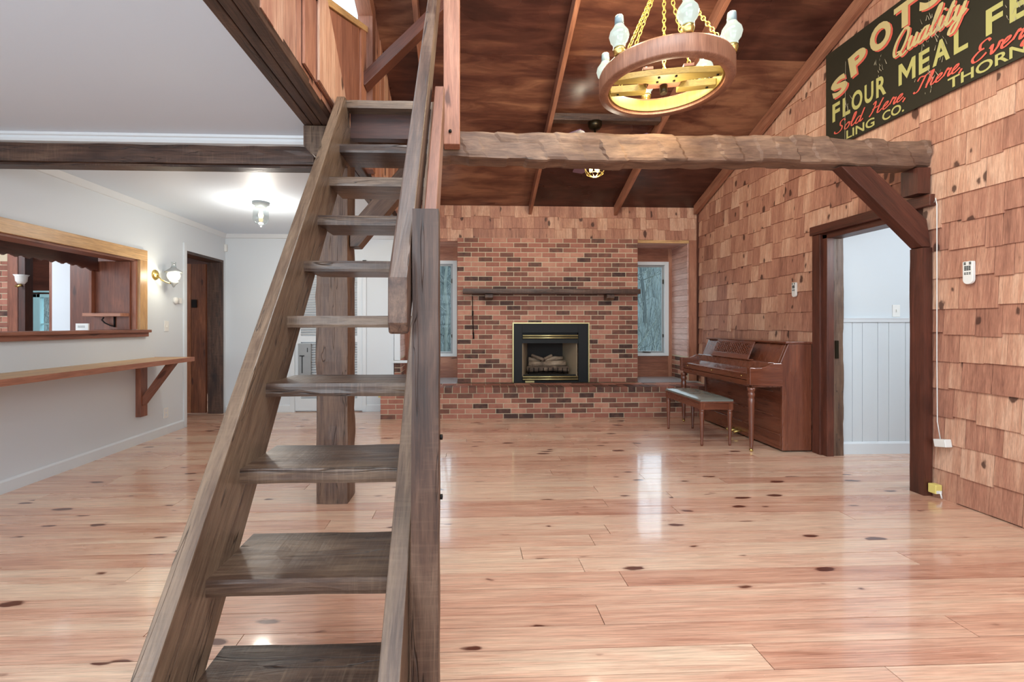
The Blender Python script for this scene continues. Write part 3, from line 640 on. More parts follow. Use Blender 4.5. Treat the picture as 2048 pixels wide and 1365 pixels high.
def brace(p0, p1, wd, dp, label, mat='timber'):
    mm = MB(); mm.beam(p0, p1, dp, wd, (0, 0, 1)); return tag(mm.build('knee_brace', mat, bevel=.005), label, 'brace')
m = MB(); m.prism([(2.72, 2.405), (2.94, 2.405), (3.37, 2.02), (3.40, 1.82), (3.335, 1.82)], 1, 3.20, 3.29, (1, -1)); tag(m.build('knee_brace', 'dark', bevel=.005), 'dark diagonal brace between the hewn beam and the right-hand post', 'brace')
m = MB(); m.prism([(-.822, 1.80), (-.76, 1.80), (-.25, 2.425), (-.42, 2.425), (-.822, 1.95)], 1, 3.24, 3.36, (1, 1)); tag(m.build('knee_brace', 'timber', bevel=.005), 'diagonal brace rising right from the thick post, seen between the stair treads', 'brace')
hp = thing('hanging_post', (-.1, 3.12, 2.4), 'reddish square post hanging from the roof down to the hewn beam beside the stair', 'post')
m = MB(); m.box((-.155, 3.09, 2.475), (-.045, 3.19, roofz(3.15)-.01), 2); m.build('post_body', 'redwood', hp, .004)
m = MB(); m.lathe([(.0001, 0), (.011, 0), (.011, .012), (.0001, .014)], (-.11, 3.09, 2.56), 10, (0, -1, 0)); m.build('bolt_head', 'iron', hp)
# loft side wall
lw = MB(); XK = -.86
y = 1.0; rr = random.Random(5)
def loft_top(y_):     # lower edge of the sloping trim board
    return 3.023+.493*(y_-2.47)
while y < 3.82:
    wd = rr.uniform(.10, .2); ye = min(y+wd, 3.83)
    zt = min(loft_top(y), roofz(y)); zt2 = min(loft_top(ye), roofz(ye)); zt = max(zt, 2.8); zt2 = max(zt2, 2.8); zb = 2.60-rr.uniform(0, .03); x_ = XK+rr.uniform(0, .008)
    lw.prism([(y+.002, zb), (ye-.002, zb), (ye-.002, zt2), (y+.002, zt)], 0, x_-.03, x_, (0, 1)); y = ye
y = 4.0
while y < 6.6:
    wd = rr.uniform(.08, .18); ye = min(y+wd, 6.6); zb = 2.58-rr.uniform(0, .03); x_ = -.80+rr.uniform(0, .008)
    lw.prism([(y+.002, zb), (ye-.002, zb), (ye-.002, roofz(ye)-.003), (y+.002, roofz(y)-.003)], 0, x_-.03, x_, (0, 1)); y = ye
lwo = struct(lw.build('wall_loft', 'shingle'), 'upright cedar boards of the loft side wall above the girder')
m = MB(); m.prism([(2.60, 2.62), (3.60, 2.62), (3.60, loft_top(3.60)-.01), (2.60, loft_top(2.60)-.01)], 0, XK+.008, XK+.02, (0, 1)); m.build('plywood_panel', 'redwood', lwo)
m = MB(); m.prism([(2.40, 2.61), (2.57, 2.61), (2.57, loft_top(2.57)-.01), (2.40, loft_top(2.40)-.01)], 0, XK+.008, XK+.022, (0, 1)); m.build('batten', 'redwood', lwo)
m = MB(); m.prism([(3.66, 2.6), (3.84, 2.6), (3.84, loft_top(3.84)), (3.66, loft_top(3.66))], 0, XK+.008, XK+.024, (0, 1)); m.build('batten', 'redwood', lwo)
m = MB(); m.prism([(2.60, 2.63), (3.35, 2.63), (2.62, 3.30), (2.60, 3.30)][:3]+[(2.60, 3.15)], 0, XK+.021, XK+.034, (0, 1)); m.build('lit_patch_layer', 'shingle', lwo)  # pale layer paints the lamplit patch and its slanted shadow edge
wn = sempty('window_4', (-.9, 3.0, 3.4), 'triangular loft window with white daylight')
m = MB(); m.prism([(1.8, loft_top(1.8)), (3.95, loft_top(3.95)), (3.95, loft_top(3.95)+.05), (1.8, loft_top(1.8)+.05)], 0, -.92, -.83, (1, .49)); m.build('sloping_sill', 'counter', wn, .003)
m = MB(); m.prism([(1.8, loft_top(1.8)+.045), (3.9, loft_top(3.9)+.045), (1.8, roofz(1.8)-.1)], 0, -.90, -.896); m.build('glass', 'glass', wn)
m = MB(); m.prism([(1.4, roofz(1.4)-.17), (4.0, roofz(4.0)-.17), (4.0, roofz(4.0)-.004), (1.4, roofz(1.4)-.004)], 0, -.915, -.79, (1, -.38)); tag(m.build('rafter', 'rafter', bevel=.003), 'knotty rafter rising from the loft wall stud beside the triangular window', 'rafter')
m = MB(); m.prism([(3.87, 2.56), (3.99, 2.56), (3.99, roofz(4.0)-.17), (3.87, roofz(3.87)-.17)], 0, -.915, -.79, (0, 1)); tag(m.build('wall_stud', 'rafter', bevel=.003), 'pale stained stud in the loft wall behind the upper diagonal brace', 'stud')
m = MB(); m.beam((-.86, 3.80, 3.23), (-.16, 3.80, 3.93), .12, .085, (0, 0, 1)); tag(m.build('knee_brace', 'dark', bevel=.005), 'dark diagonal brace high on the loft wall above the stair top', 'brace')
m = MB(); m.beam((.95, 5.0, roofz(5.0)-.06), (2.15, 5.0, roofz(5.0)-.06), .10, .075, (0, 0, 1)); tag(m.build('fan_block', 'timber', bevel=.003), 'grey-brown block board fixed between two rafters to hold the ceiling fan', 'board')

# ================================================================== STAIR
st = thing('ladder_stair', (-.45, 1.2, 0), 'steep open ladder stair of rough dark timbers with worn treads', 'stairs')
SL = 1.31
def fy(z): return 1.366+(z-.736)/SL
def stringer(x0, x1, top):
    pr = [(fy(0), 0)]; 
    zt = 2.66
    pts = [(fy(0), 0), (fy(0)+.335, 0)]
    n = 14
    pts += [(fy(zt*i/n)+.335+random.uniform(-.002, .002), zt*i/n) for i in range(1, n) if fy(zt*i/n)+.335 < 2.95]
    zc = .736+SL*(2.95-.335-1.366); pts += [(2.95, zc), (2.95, top), (fy(top)+.0, top)]
    pts += [(fy(zt*i/n)+random.uniform(-.003, .003), zt*i/n) for i in range(n-1, 0, -1)]
    mm = MB(); mm.prism(pts, 0, x0, x1, (1, SL)); return mm
stringer(-.797, -.746, 2.655).build('stringer', 'tread', st, .004)
stringer(-.214, -.160, 2.62).build('stringer', 'tread', st, .004)
ry = [0, .975, 1.335, 1.525, 1.74, 1.90, 2.045, 2.235, 2.425, 2.625, 2.84]
for i in range(1, 11):
    z = .257*i+.003; yf_ = 1.135+.1965*(i-1); dp = .30 if i < 5 else .27
    th = .05
    if i == 10: z = 2.655; dp = .12; yf_ = 2.87
    mm = MB(); mm.rough((-.7465, yf_, z-th), (-.2135, yf_+dp, z), 0, .06, .003, 6, 4)
    t = mm.build('tread', 'tread', st)
m = MB(); m.box((-.745, 2.955, 2.45), (-.2135, 3.02, 2.655), 0); m.box((-.745, 3.02, 2.655), (-.2135, 3.3, 2.685), 0); m.build('landing_board', 'dark', st)
m = MB(); m.rough((-.153, 1.272, 0), (-.076, 1.350, 1.574), 2, .07, .002, 5, 4, warp=lambda p: Vector((p.x, p.y-.028*(1-p.z/1.574), p.z))); nw = m.build('newel_post', 'timber', st)
for zz in (.93, .76):
    m = MB(); m.lathe([(.0001, 0), (.008, 0), (.008, .008), (.0001, .009)], (-.076, 1.30, zz), 8, (1, 0, 0)); m.build('bolt_head', 'iron', nw)
def railp(y0, z0, z1, y1, nose):
    L_ = y1-y0
    return [(y0+.012, z0), (y0+.05, z0+.005), (y1, z0+.01+SL*(L_-.04)), (y1, z1+SL*L_), (y0, z1), (y0-.003, z0+.03)]
m = MB(); m.prism(railp(1.20, 1.225, 1.375, 3.05, 0), 0, -.206, -.1545, (1, SL)); m.build('handrail', 'timber', st, .006)
m = MB(); m.prism([(1.36, 1.30), (1.37, 1.47), (2.0, 1.47+SL*.63), (2.055, 1.44+SL*.67), (2.055, 1.36+SL*.62), (1.42, 1.30)], 0, -.138, -.098, (1, SL)); m.build('upper_rail', 'rafter', st, .004)

# ================================================================== RIGHT DOORWAY and hall
dd = sempty('door_1', (XR, 3.8, 0), 'doorway with dark timber casing in the shingled right wall')
m = MB(); m.box((XR-.045, RD1, 0), (XR+.01, RD1+.10, 2.12), 2); m.build('left_casing', 'dark', dd, .004)
m = MB(); m.box((XR-.06, RD0-.16, 2.12), (XR+.01, RD1+.115, 2.205), 1); m.build('head_casing', 'dark', dd, .004)
m = MB(); m.box((XR-.02, RD1-.055, 0), (XR+.05, RD1, 2.11), 2); m.box((XR-.02, RD0, 2.07), (XR+.14, RD1, 2.12), 1); m.build('door_stop', 'dark', dd, .003)
m = MB(); m.rough((XR+.06, RD1-.035, 0), (XR+.165, RD1+.005, 2.08), 2, .05, .004, 8, 4); jm = m.build('rough_jamb', 'timber', dd)
m = MB(); m.box((XR+.075, RD1-.045, .93), (XR+.105, RD1-.036, 1.10), 2); m.build('latch_plate', 'bronze', jm, .001)
m = MB(); m.box((3.41, RD0-.01, 0), (XR+.05, RD0+.02, 2.115), 2); m.build('right_casing', 'dark', dd, .003)
hw = MB(); hw.box((XR+.12, 4.27, 0), (XR+2, 4.4, 2.5)); hwo = struct(hw.build('wall_hall', 'hallw'), 'white hall wall with wainscot seen through the right doorway')
m = MB(); x = XR+.13
while x < XR+1.95:
    for wd in (.17, .10, .155, .11):
        m.box((x+.0018, 4.256, .11), (x+wd-.0018, 4.27, 1.275), 2); x += wd
m.build('wainscot_boards', 'hallw', hwo, .002)
m = MB(); m.prism([(4.27, 1.275), (4.245, 1.275), (4.24, 1.30), (4.235, 1.314), (4.27, 1.314)], 0, XR+.12, XR+2); m.build('chair_rail', 'trimw', hwo)
m = MB(); m.prism([(4.256, 0), (4.24, 0), (4.24, .10), (4.25, .118), (4.256, .118)], 0, XR+.12, XR+2); m.build('hall_baseboard', 'trimw', hwo)
m = MB(); m.box((XR+2, 1.2, 0), (XR+2.1, 4.4, 2.5)); m.box((XR+.12, 1.2, 0), (XR+2, 1.3, 2.5)); struct(m.build('wall_hall', 'hallw'), 'white side walls of the hall')
m = MB(); m.box((XR+.12, 1.2, 2.5), (XR+2.1, 4.4, 2.6)); struct(m.build('ceiling', 'ceil'), 'white hall ceiling')
def switch(name, loc, nrm, label, wd=.075, ht=.118):
    e = thing(name, loc, label, 'switch' if 'switch' in name else 'outlet'); x, y_, z = loc
    mm = MB(); nm = MB()
    if nrm == 'x':
        mm.box((x, y_-wd/2, z-ht/2), (x+.006, y_+wd/2, z+ht/2), 2)
        if 'switch' in name: nm.box((x+.006, y_-.006, z-.014), (x+.016, y_+.006, z+.012), 2)
        else:
            for q in (-.024, .024): nm.box((x+.006, y_-.018, z+q-.015), (x+.008, y_+.018, z+q+.015), 2)
    else:
        mm.box((x-wd/2, y_-.006, z-ht/2), (x+wd/2, y_, z+ht/2), 2); nm.box((x-.006, y_-.016, z-.012), (x+.006, y_-.006, z+.014), 2)
    mm.build('cover_plate', 'plastic', e, .002); nm.build('toggle' if 'switch' in name else 'socket', 'plastic' if 'switch' in name else 'trimw', e, .001)
switch('light_switch', (XL, 5.345, 1.235), 'x', 'white light switch on the left wall between the pass-through and plank door')
switch('wall_outlet', (XL, 5.335, .245), 'x', 'white outlet low on the left wall under the counter bracket')
switch('light_switch', (4.18, 4.27, 1.385), 'y', 'white switch on the hall wall just above the chair rail')
th = thing('thermostat', (XL, 5.52, 1.535), 'small round white thermostat on the left wall below the wall lamp', 'thermostat')
m = MB(); m.lathe([(.0001, 0), (.038, 0), (.040, .01), (.036, .03), (.0001, .034)], (XL, 5.50, 1.535), 20, (1, 0, 0)); m.build('dial', 'plastic', th)
m = MB(); m.box((XL, 5.545, 1.505), (XL+.022, 5.60, 1.57), 2); m.build('case', 'plastic', th, .003)
m = MB(); m.box((XL+.0, 6.585, 2.29), (XL+.035, 6.615, 2.39), 2); tag(m.build('motion_sensor', 'plastic', bevel=.005), 'small white sensor high in the corner beyond the plank door', 'sensor')

# ================================================================== REMOTES, CABLE, PLUG BOXES
def remote(y_, z, h, wd, label):
    e = thing('remote_control', (XR-.03, y_, z), label, 'remote', None); X = XR-.022
    mm = MB(); pts = []; r = wd/2
    for k in range(9): t = math.pi+math.pi*k/8; pts.append((y_+r*math.cos(t), z-h/2+r+r*math.sin(t)))
    rc = .007
    for k in range(4): t = (math.pi/2)*k/3; pts.append((y_+r-rc+rc*math.cos(t), z+h/2-rc+rc*math.sin(t)))
    for k in range(4): t = math.pi/2+(math.pi/2)*k/3; pts.append((y_-r+rc+rc*math.cos(t), z+h/2-rc+rc*math.sin(t)))
    mm.prism(pts, 0, X-.022, X, (0, 1)); mm.build('remote_body', 'plastic', e, .003)
    bt = MB(); xb = X-.0235
    for dz in (.44, .375):
        for dy in (-.26, .26): bt.box((xb, y_+dy*wd-.006, z+dz*h-.004), (X-.0215, y_+dy*wd+.006, z+dz*h+.004))
    for dz in (.27, .20, .13):
        for dy in (-.22, 0, .22): bt.box((xb, y_+dy*wd-.0055, z+dz*h-.0045), (X-.0215, y_+dy*wd+.0055, z+dz*h+.0045))
    for dz in (.0, -.06):
        for dy in (-.24, 0, .24): bt.box((xb, y_+dy*wd-.005, z+dz*h-.003), (X-.0215, y_+dy*wd+.005, z+dz*h+.003))
    bt.build('buttons', 'buttons', e)
remote(2.945, 1.602, .155, .062, 'white remote control on the near shingles right of the doorway')
remote(4.585, 1.613, .15, .055, 'white remote control on the shingles above the piano')
m = MB(); X = XR-.03
m.tube([(X, 3.178, 2.14), (X, 3.168, 2.17), (X, 3.158, 2.12), (X-.002, 3.156, 1.6), (X+.002, 3.160, 1.0), (X, 3.155, .55), (X, 3.135, .43)], .0032, 6)
tag(m.build('cable', 'plastic'), 'thin pale cable running down beside the doorway post', 'cable')
m = MB(); m.beam((XR-.045, 3.145, .40), (XR-.045, 3.065, .415), .05, .055); tag(m.build('junction_box', 'plastic', bevel=.004), 'small white plastic box on the shingles at the end of the cable', 'box')
e = thing('phone_jack', (3.40, 3.14, .06), 'small yellowed jack box at the foot of the doorway post', 'jack')
m = MB(); m.box((3.355, 3.125, .035), (3.405, 3.18, .10), 2); m.build('jack_box', 'yellowed', e, .004)
m = MB(); m.box((3.36, 3.121, .04), (3.398, 3.125, .06), 0); m.tube([(3.385, 3.12, .05), (3.385, 3.11, .01)], .005, 6); m.build('plug', 'plastic', e)

# ================================================================== PAINTED SIGN
SY = 4.16; SX = 3.388
sg = thing('painted_sign', (SX, 3.0, 2.9), 'old black painted metal sign with red and cream lettering on the shingled wall', 'sign')
m = MB(); n = 24; vs = []; fs = []
for k, dx in ((0, 0), (1, .006)):
    for i in range(n+1):
        for j in range(7):
            u = 2.4*i/n; z = 2.885+.90*j/6
            vs.append((SX+dx+.0015*noise.noise(Vector((u*2.2, z*2.2, 3))), SY-u, z))
W = 7
for i in range(n):
    for j in range(6):
        a = i*W+j; fs.append((a, a+1, a+W+1, a+W)); b = a+(n+1)*W; fs.append((b, b+W, b+W+1, b+1))
m.add(vs, fs[::1], 0); m.build('sign_board', 'signbase', sg)
def sheet(x, polys, name, mat, th=.0012, parent=sg, split=True):
    '''closed outlines in sign coordinates (u,z) -> thin layer of paint, one mesh per letter'''
    out = []
    for grp in (polys if split else [polys]):
        mm = MB()
        for vs, fs in ([grp] if isinstance(grp, tuple) else grp):
            n_ = len(vs); dx_ = -.00015*(len(mm.v) % 7); st_ = 4e-5 if name == 'script_word' or name == 'script_word_outline' else 0; v2 = [(x+dx_-st_*(i//2), SY-p[0], p[1]) for i, p in enumerate(vs)]
            ff = [tuple(f)[::-1] for f in fs]
            mm.add(v2, ff, 0, .5)
        out.append(mm.build(name, mat, parent))
    return out
def text_poly(body, u0, u1, z0, z1, shear=0, off=.02, rot=0, arch=None):
    cu = bpy.data.curves.new('text', 'FONT'); cu.body = body; cu.size = 1; cu.offset = off; cu.shear = shear; cu.resolution_u = 4
    o = bpy.data.objects.new('text', cu); col.objects.link(o); bpy.context.view_layer.update()
    me = o.evaluated_get(bpy.context.evaluated_depsgraph_get()).to_mesh()
    vs = [(v.co.x, v.co.y) for v in me.vertices]; fs = [tuple(p.vertices) for p in me.polygons]
    col.objects.unlink(o); bpy.data.objects.remove(o); bpy.data.curves.remove(cu)
    ax, bx = min(v[0] for v in vs), max(v[0] for v in vs); ay, by = min(v[1] for v in vs), max(v[1] for v in vs)
    out = []
    for x, y_ in vs:
        u = u0+(x-ax)/(bx-ax)*(u1-u0); z = z0+(y_-ay)/(by-ay)*(z1-z0)
        if rot:
            cu_, cz = (u0+u1)/2, (z0+z1)/2; c, s_ = math.cos(rot), math.sin(rot)
            u, z = cu_+(u-cu_)*c-(z-cz)*s_, cz+(u-cu_)*s_+(z-cz)*c
        out.append((u, z))
    return out, fs
FX = SX-.0035
def shadowed(polys, red_off, name, mat_top, mat_low, x=FX):
    g = lambda q: [q] if isinstance(q, tuple) else q
    sheet(x, [[([(u+red_off[0], z+red_off[1]) for u, z in vs], fs) for vs, fs in g(q)] for q in polys], name+'_outline', mat_low)
    sheet(x-.004, polys, name, mat_top)
mo = [(0,0),(.2,0),(.2,.62),(.5,.16),(.8,.62),(.8,0),(1,0),(1,1),(.8,1),(.5,.5),(.2,1),(0,1)]
M_LET = ([(.725+.135*a, 3.12+.165*b) for a, b in mo], [(0,1,2,10,11), (2,3,9,10), (3,4,8,9), (4,5,6,7,8)])
spots = [text_poly('S', .075, .245, 3.335, 3.505, off=.045, rot=R(14)), text_poly('P', .27, .445, 3.435, 3.625, off=.045, rot=R(10)), text_poly('O', .475, .665, 3.505, 3.72, off=.045, rot=R(5)), text_poly('T', .69, .87, 3.555, 3.745, off=.045), text_poly('S', .895, 1.06, 3.57, 3.765, off=.045, rot=R(-3))]
shadowed(spots, (.013, -.016), 'arched_letter', 'signcream', 'signred')
flour = [text_poly('F', .08, .165, 3.12, 3.285, off=.03), text_poly('L', .195, .275, 3.12, 3.285, off=.03), text_poly('O', .29, .40, 3.12, 3.285, off=.03), text_poly('U', .42, .505, 3.12, 3.285, off=.03), text_poly('R', .53, .62, 3.12, 3.285, off=.03),
         M_LET, text_poly('E', .885, .965, 3.12, 3.285, off=.03), text_poly('A', .985, 1.105, 3.12, 3.29, off=.03), text_poly('L', 1.13, 1.22, 3.125, 3.29, off=.03),
         text_poly('F', 1.325, 1.42, 3.13, 3.30, off=.03), text_poly('E', 1.455, 1.56, 3.13, 3.305, off=.03)]
sheet(FX, flour, 'block_letter', 'signyellow')
low = [text_poly('LING', .235, .515, 2.905, 2.98, off=.018), text_poly('CO.', .585, .77, 2.905, 2.98, off=.018), text_poly('THORNB', 1.09, 1.62, 2.905, 2.98, off=.018)]
sheet(FX, low, 'small_word', 'signyellow')
# brush script: every letter is a few strokes on an x-height grid
G = {'Q': (1.7, [[(1.3,1.7),(.7,2.05),(.15,1.4),(.1,.6),(.5,.05),(1.1,.3),(1.35,1.1),(1.2,1.8),(.8,1.9)], [(.5,.35),(.9,.25),(1.3,-.15),(1.75,.05)]]),
 'u': (1.15, [[(0,.7),(.15,1),(.15,.3),(.35,.02),(.65,.25),(.78,1),(.78,.3),(.95,.03),(1.2,.3)]]),
 'a': (1.15, [[(.75,.85),(.45,1),(.1,.6),(.12,.15),(.4,.02),(.7,.4),(.8,1),(.75,.3),(.92,.03),(1.2,.3)]]),
 'l': (.75, [[(0,.4),(.4,1.3),(.45,1.95),(.25,2.0),(.15,1.3),(.18,.3),(.4,.02),(.8,.35)]]),
 'i': (.7, [[(0,.4),(.2,1),(.18,.3),(.4,.02),(.75,.35)], [(.25,1.35),(.3,1.48)]]),
 't': (.8, [[(0,.4),(.3,1.6),(.22,.3),(.42,.02),(.85,.35)], [(0,1.1),(.6,1.18)]]),
 'y': (1.1, [[(0,.7),(.15,1),(.15,.35),(.35,.05),(.65,.3),(.8,1),(.75,-.1),(.5,-.85),(.1,-.75),(.2,-.3),(.9,.15),(1.15,.4)]]),
 'S': (1.5, [[(1.3,1.6),(1.0,2.0),(.55,1.75),(.65,1.2),(1.05,.8),(1.0,.25),(.5,0),(0,.2),(-.05,.5)]]),
 'o': (1.0, [[(.5,1),(.12,.65),(.15,.15),(.45,.02),(.75,.4),(.7,.85),(.5,1),(.7,.8),(1.05,.8)]]),
 'd': (1.15, [[(.7,.85),(.4,1),(.1,.6),(.12,.15),(.4,.02),(.7,.5),(.95,2.0),(.75,.4),(.9,.03),(1.2,.3)]]),
 'H': (1.9, [[(.1,1.7),(.4,2.0),(.5,1.4),(.3,.5),(.0,0)], [(1.5,2.0),(1.25,1.2),(1.15,.3),(1.35,.02),(1.8,.35)], [(.2,.95),(.8,1.05),(1.4,1.1)]]),
 'e': (.95, [[(0,.35),(.45,.6),(.6,.88),(.4,1),(.12,.65),(.12,.2),(.4,.02),(.95,.38)]]),
 'r': (.95, [[(0,.35),(.25,1.15),(.4,.95),(.7,.95),(.6,.4),(.72,.03),(1.0,.3)]]),
 'T': (1.5, [[(.0,1.6),(.3,2.0),(.9,1.85),(1.6,2.1)], [(1.0,1.9),(.8,1.0),(.6,.2),(.2,0),(-.05,.25)]]),
 'h': (1.15, [[(0,.4),(.4,1.3),(.45,1.95),(.28,2.0),(.18,1.2),(.1,0)], [(.12,.4),(.45,1),(.7,.85),(.65,.3),(.85,.03),(1.2,.3)]]),
 'E': (1.5, [[(1.25,1.7),(.9,2.05),(.4,1.8),(.5,1.25),(.85,1.1),(.4,1.0),(.05,.5),(.35,.02),(.9,.1),(1.3,.5)]]),
 'v': (1.05, [[(0,.7),(.15,1),(.25,.4),(.4,.02),(.75,.5),(.8,1),(1.1,.85)]]),
 ',': (.6, [[(.2,.15),(.2,-.05),(.05,-.35)]]), ' ': (.9, [])}
def catmull(p, n=7):
    q = [p[0]]+list(p)+[p[-1]]; out = []
    for i in range(1, len(q)-2):
        for k in range(n):
            t = k/n; r_ = []
            for c in (0, 1):
                a, b, c_, d = q[i-1][c], q[i][c], q[i+1][c], q[i+2][c]
                r_.append(.5*((2*b)+(-a+c_)*t+(2*a-5*b+4*c_-d)*t*t+(-a+3*b-3*c_+d)*t**3))
            out.append(tuple(r_))
    out.append(tuple(p[-1])); return out
def script(word, u0, u1, z0, xh, pen, shear=.38):
    tot = sum(G[c][0] for c in word); sx = (u1-u0)/tot; x = 0; polys = []
    for ch in word:
        adv, strokes = G[ch]
        for stg in strokes:
            pts = [(u0+(x+px)*sx+shear*py*xh, z0+py*xh) for px, py in catmull(stg)]
            vs = []
            for i, (a, b) in enumerate(pts):
                p, q = pts[max(0, i-1)], pts[min(len(pts)-1, i+1)]; dx, dz = q[0]-p[0], q[1]-p[1]; L_ = math.hypot(dx, dz) or 1
                wv = pen*(.45+.65*abs(dz/L_)); nx, nz = -dz/L_*wv/2, dx/L_*wv/2
                vs += [(a+nx, b+nz), (a-nx, b-nz)]
            polys.append((vs, [(2*i, 2*i+1, 2*i+3, 2*i+2) for i in range(len(pts)-1)]))
        x += adv
    return polys
q = script('Quality', .665, 1.20, 3.36, .088, .021)
shadowed([q], (.008, -.012), 'script_word', 'signcream', 'signred')
sheet(FX, [script('Sold', .105, .40, 3.0, .05, .014), script('Here,', .465, .80, 2.998, .05, .014), script('There,', .845, 1.20, 2.998, .05, .014), script('Every', 1.235, 1.60, 2.998, .055, .016)], 'script_word', 'signred')
rr = random.Random(4); sc_ = []
for (cu, cz, n_, sp) in ((1.0, 3.35, 46, .05), (.55, 3.36, 14, .03), (.24, 3.2, 12, .02), (1.5, 3.2, 20, .05), (.98, 3.05, 14, .04)):
    for k in range(n_):
        u = cu+rr.gauss(0, sp); z = cz+rr.gauss(0, .12 if cu == 1.0 else .05); a = rr.uniform(-.5, .5)+math.pi/2; l = rr.uniform(.004, .03); t = rr.uniform(.0008, .003)
        if not 2.9 < z < 3.77: continue
        dx, dz = math.cos(a)*l, math.sin(a)*l; sc_.append(([(u-dx-t, z-dz), (u-dx+t, z-dz), (u+dx+t*.3, z+dz), (u+dx-t*.3, z+dz)], [(0, 1, 2, 3)]))
sc_.append(([(.225, 2.9), (.228, 2.9), (.236, 3.6), (.233, 3.6)], [(0, 1, 2, 3)]))
sheet(FX-.0065, sc_, 'scratches', 'signrust', .0006, split=False)

# ================================================================== PIANO
PY0, PY1 = 4.335, 5.80; PX0, PX1 = 3.09, 3.385
pn = thing('upright_piano', (3.1, 5.07, 0), 'brown mahogany console piano against the shingled right wall', 'piano')
side = [(PX0, .015), (PX1, .015), (PX1, 1.062), (PX0+.06, 1.062), (PX0-.02, .874), (PX0, .86)]
for y0 in (PY0, PY1-.03):
    m = MB(); m.prism(side, 1, y0, y0+.03, (0, 1)); m.build('side_panel', 'piano', pn, .004)
arm = [(2.765, .66), (PX0+.01, .645), (PX0+.01, .872), (3.0, .872), (2.965, .862), (2.93, .842), (2.885, .828), (2.82, .826), (2.765, .83)]
for y0 in (PY0, PY1-.055):
    m = MB(); m.prism(arm, 1, y0, y0+.055, (1, 0)); m.build('key_arm', 'piano', pn, .005)
m = MB(); m.box((PX1-.02, PY0+.03, .03), (PX1, PY1-.03, 1.05), 1); m.build('back_board', 'piano', pn)
m = MB(); m.box((PX0+.03, PY0-.008, 1.063), (PX1+.005, PY1+.008, 1.083), 1); m.build('lid', 'piano', pn, .004)
m = MB(); m.prism([(PX0+.055, 1.060), (PX0+.08, 1.060), (PX0+.0, .875), (PX0-.022, .875)], 1, PY0+.03, PY1-.03, (0, 1)); m.build('front_panel', 'piano', pn, .002)
m = MB(); m.prism([(PX0+.0, .876), (2.985, .876), (2.98, .868), (2.96, .80), (2.97, .79), (PX0, .79)], 1, PY0+.055, PY1-.055, (1, 0)); m.build('fallboard', 'piano', pn, .002)
m = MB(); m.prism([(2.965, .80), (2.80, .772), (2.785, .765), (2.785, .75), (2.965, .775)], 1, PY0+.055, PY1-.055, (1, 0)); m.build('key_cover', 'piano', pn, .002)
for yy in (PY0+.17, PY1-.17, (PY0+PY1)/2):
    m = MB(); m.lathe([(.0001, 0), (.006, 0), (.008, .008), (.0001, .014)], (2.79, yy, .735), 10, (-1, 0, 0)); m.build('brass_knob', 'brass', pn)
m = MB(); m.box((2.79, PY0+.055, .70), (2.83, PY1-.055, .752), 1); m.box((2.785, PY0+.056, .645), (2.83, PY1-.056, .695), 1); m.build('key_slip', 'piano', pn, .002)
m = MB(); m.box((2.80, PY0+.02, .635), (PX0, PY1-.02, .66), 1); m.build('key_bed', 'piano', pn, .003)
m = MB(); m.box((PX0+.02, PY0+.03, .13), (PX0+.035, PY1-.03, .635), 1); m.build('lower_panel', 'piano', pn)
m = MB(); m.box((PX0+.006, PY0+.16, .33), (PX0+.02, PY1-.16, .345), 1); m.box((PX0+.006, PY0+.16, .57), (PX0+.02, PY1-.16, .58), 1); m.build('panel_moulding', 'piano', pn, .002)
m = MB(); m.box((PX0+.0, PY0+.03, .02), (PX0+.035, PY1-.03, .16), 1); m.box((PX0-.006, PY0+.03, .16), (PX0+.03, PY1-.03, .172), 1); m.build('bottom_rail', 'piano', pn, .002)
for i in range(3):
    yy = (PY0+PY1)/2+.07*(i-1); m = MB(); m.tube([(PX0+.02, yy, .06), (PX0-.04, yy, .058), (PX0-.09, yy, .045)], [.008, .013, .016], 8); m.build('pedal', 'brass', pn)
legp = [(.018, .03), (.016, .045), (.021, .10), (.030, .45), (.033, .52), (.026, .535), (.036, .55), (.036, .575), (.027, .59), (.038, .605), (.038, .634)]
for yy in (PY0+.035, PY1-.035):
    m = MB(); m.lathe(legp, (2.80, yy, 0), 8); lgo = m.build('leg', 'piano', pn)
    m = MB(); m.lathe([(.0001, -.012), (.014, -.012), (.016, 0), (.014, .012), (.0001, .012)], (2.80, yy, .0165), 12, (0, 1, 0)); m.tube([(2.80, yy, .03), (2.795, yy, .045)], .014, 8); m.build('caster', 'brass', lgo)
# music desk with lattice
md = MB(); c = lambda u, v, t=0: Vector((2.985+.075*v-t, 5.40-.70*u, .885+.185*v))     # u along piano, v up the slope
def dbar(mb, u0, v0, u1, v1, wd, th=.014): mb.beam(c(u0, v0), c(u1, v1), th, wd, (-.9, 0, .36) if abs(u1-u0) > 1e-4 or True else (1, 0, 0))
def slab(mb, u0, v0, u1, v1, t0=0, t1=.014):
    vs = [c(u0, v0, t0), c(u1, v0, t0), c(u1, v1, t0), c(u0, v1, t0), c(u0, v0, t1), c(u1, v0, t1), c(u1, v1, t1), c(u0, v1, t1)]
    mb.add(vs, [(0,1,2,3), (4,7,6,5), (0,4,5,1), (1,5,6,2), (2,6,7,3), (3,7,4,0)], 1)
slab(md, 0, 0, 1, .26); slab(md, 0, .88, 1, 1.0); slab(md, 0, .26, .07, .88); slab(md, .93, .26, 1, .88)
mdo = md.build('music_desk', 'piano', pn, .002)
la = MB(); NU, NV = 14, 4
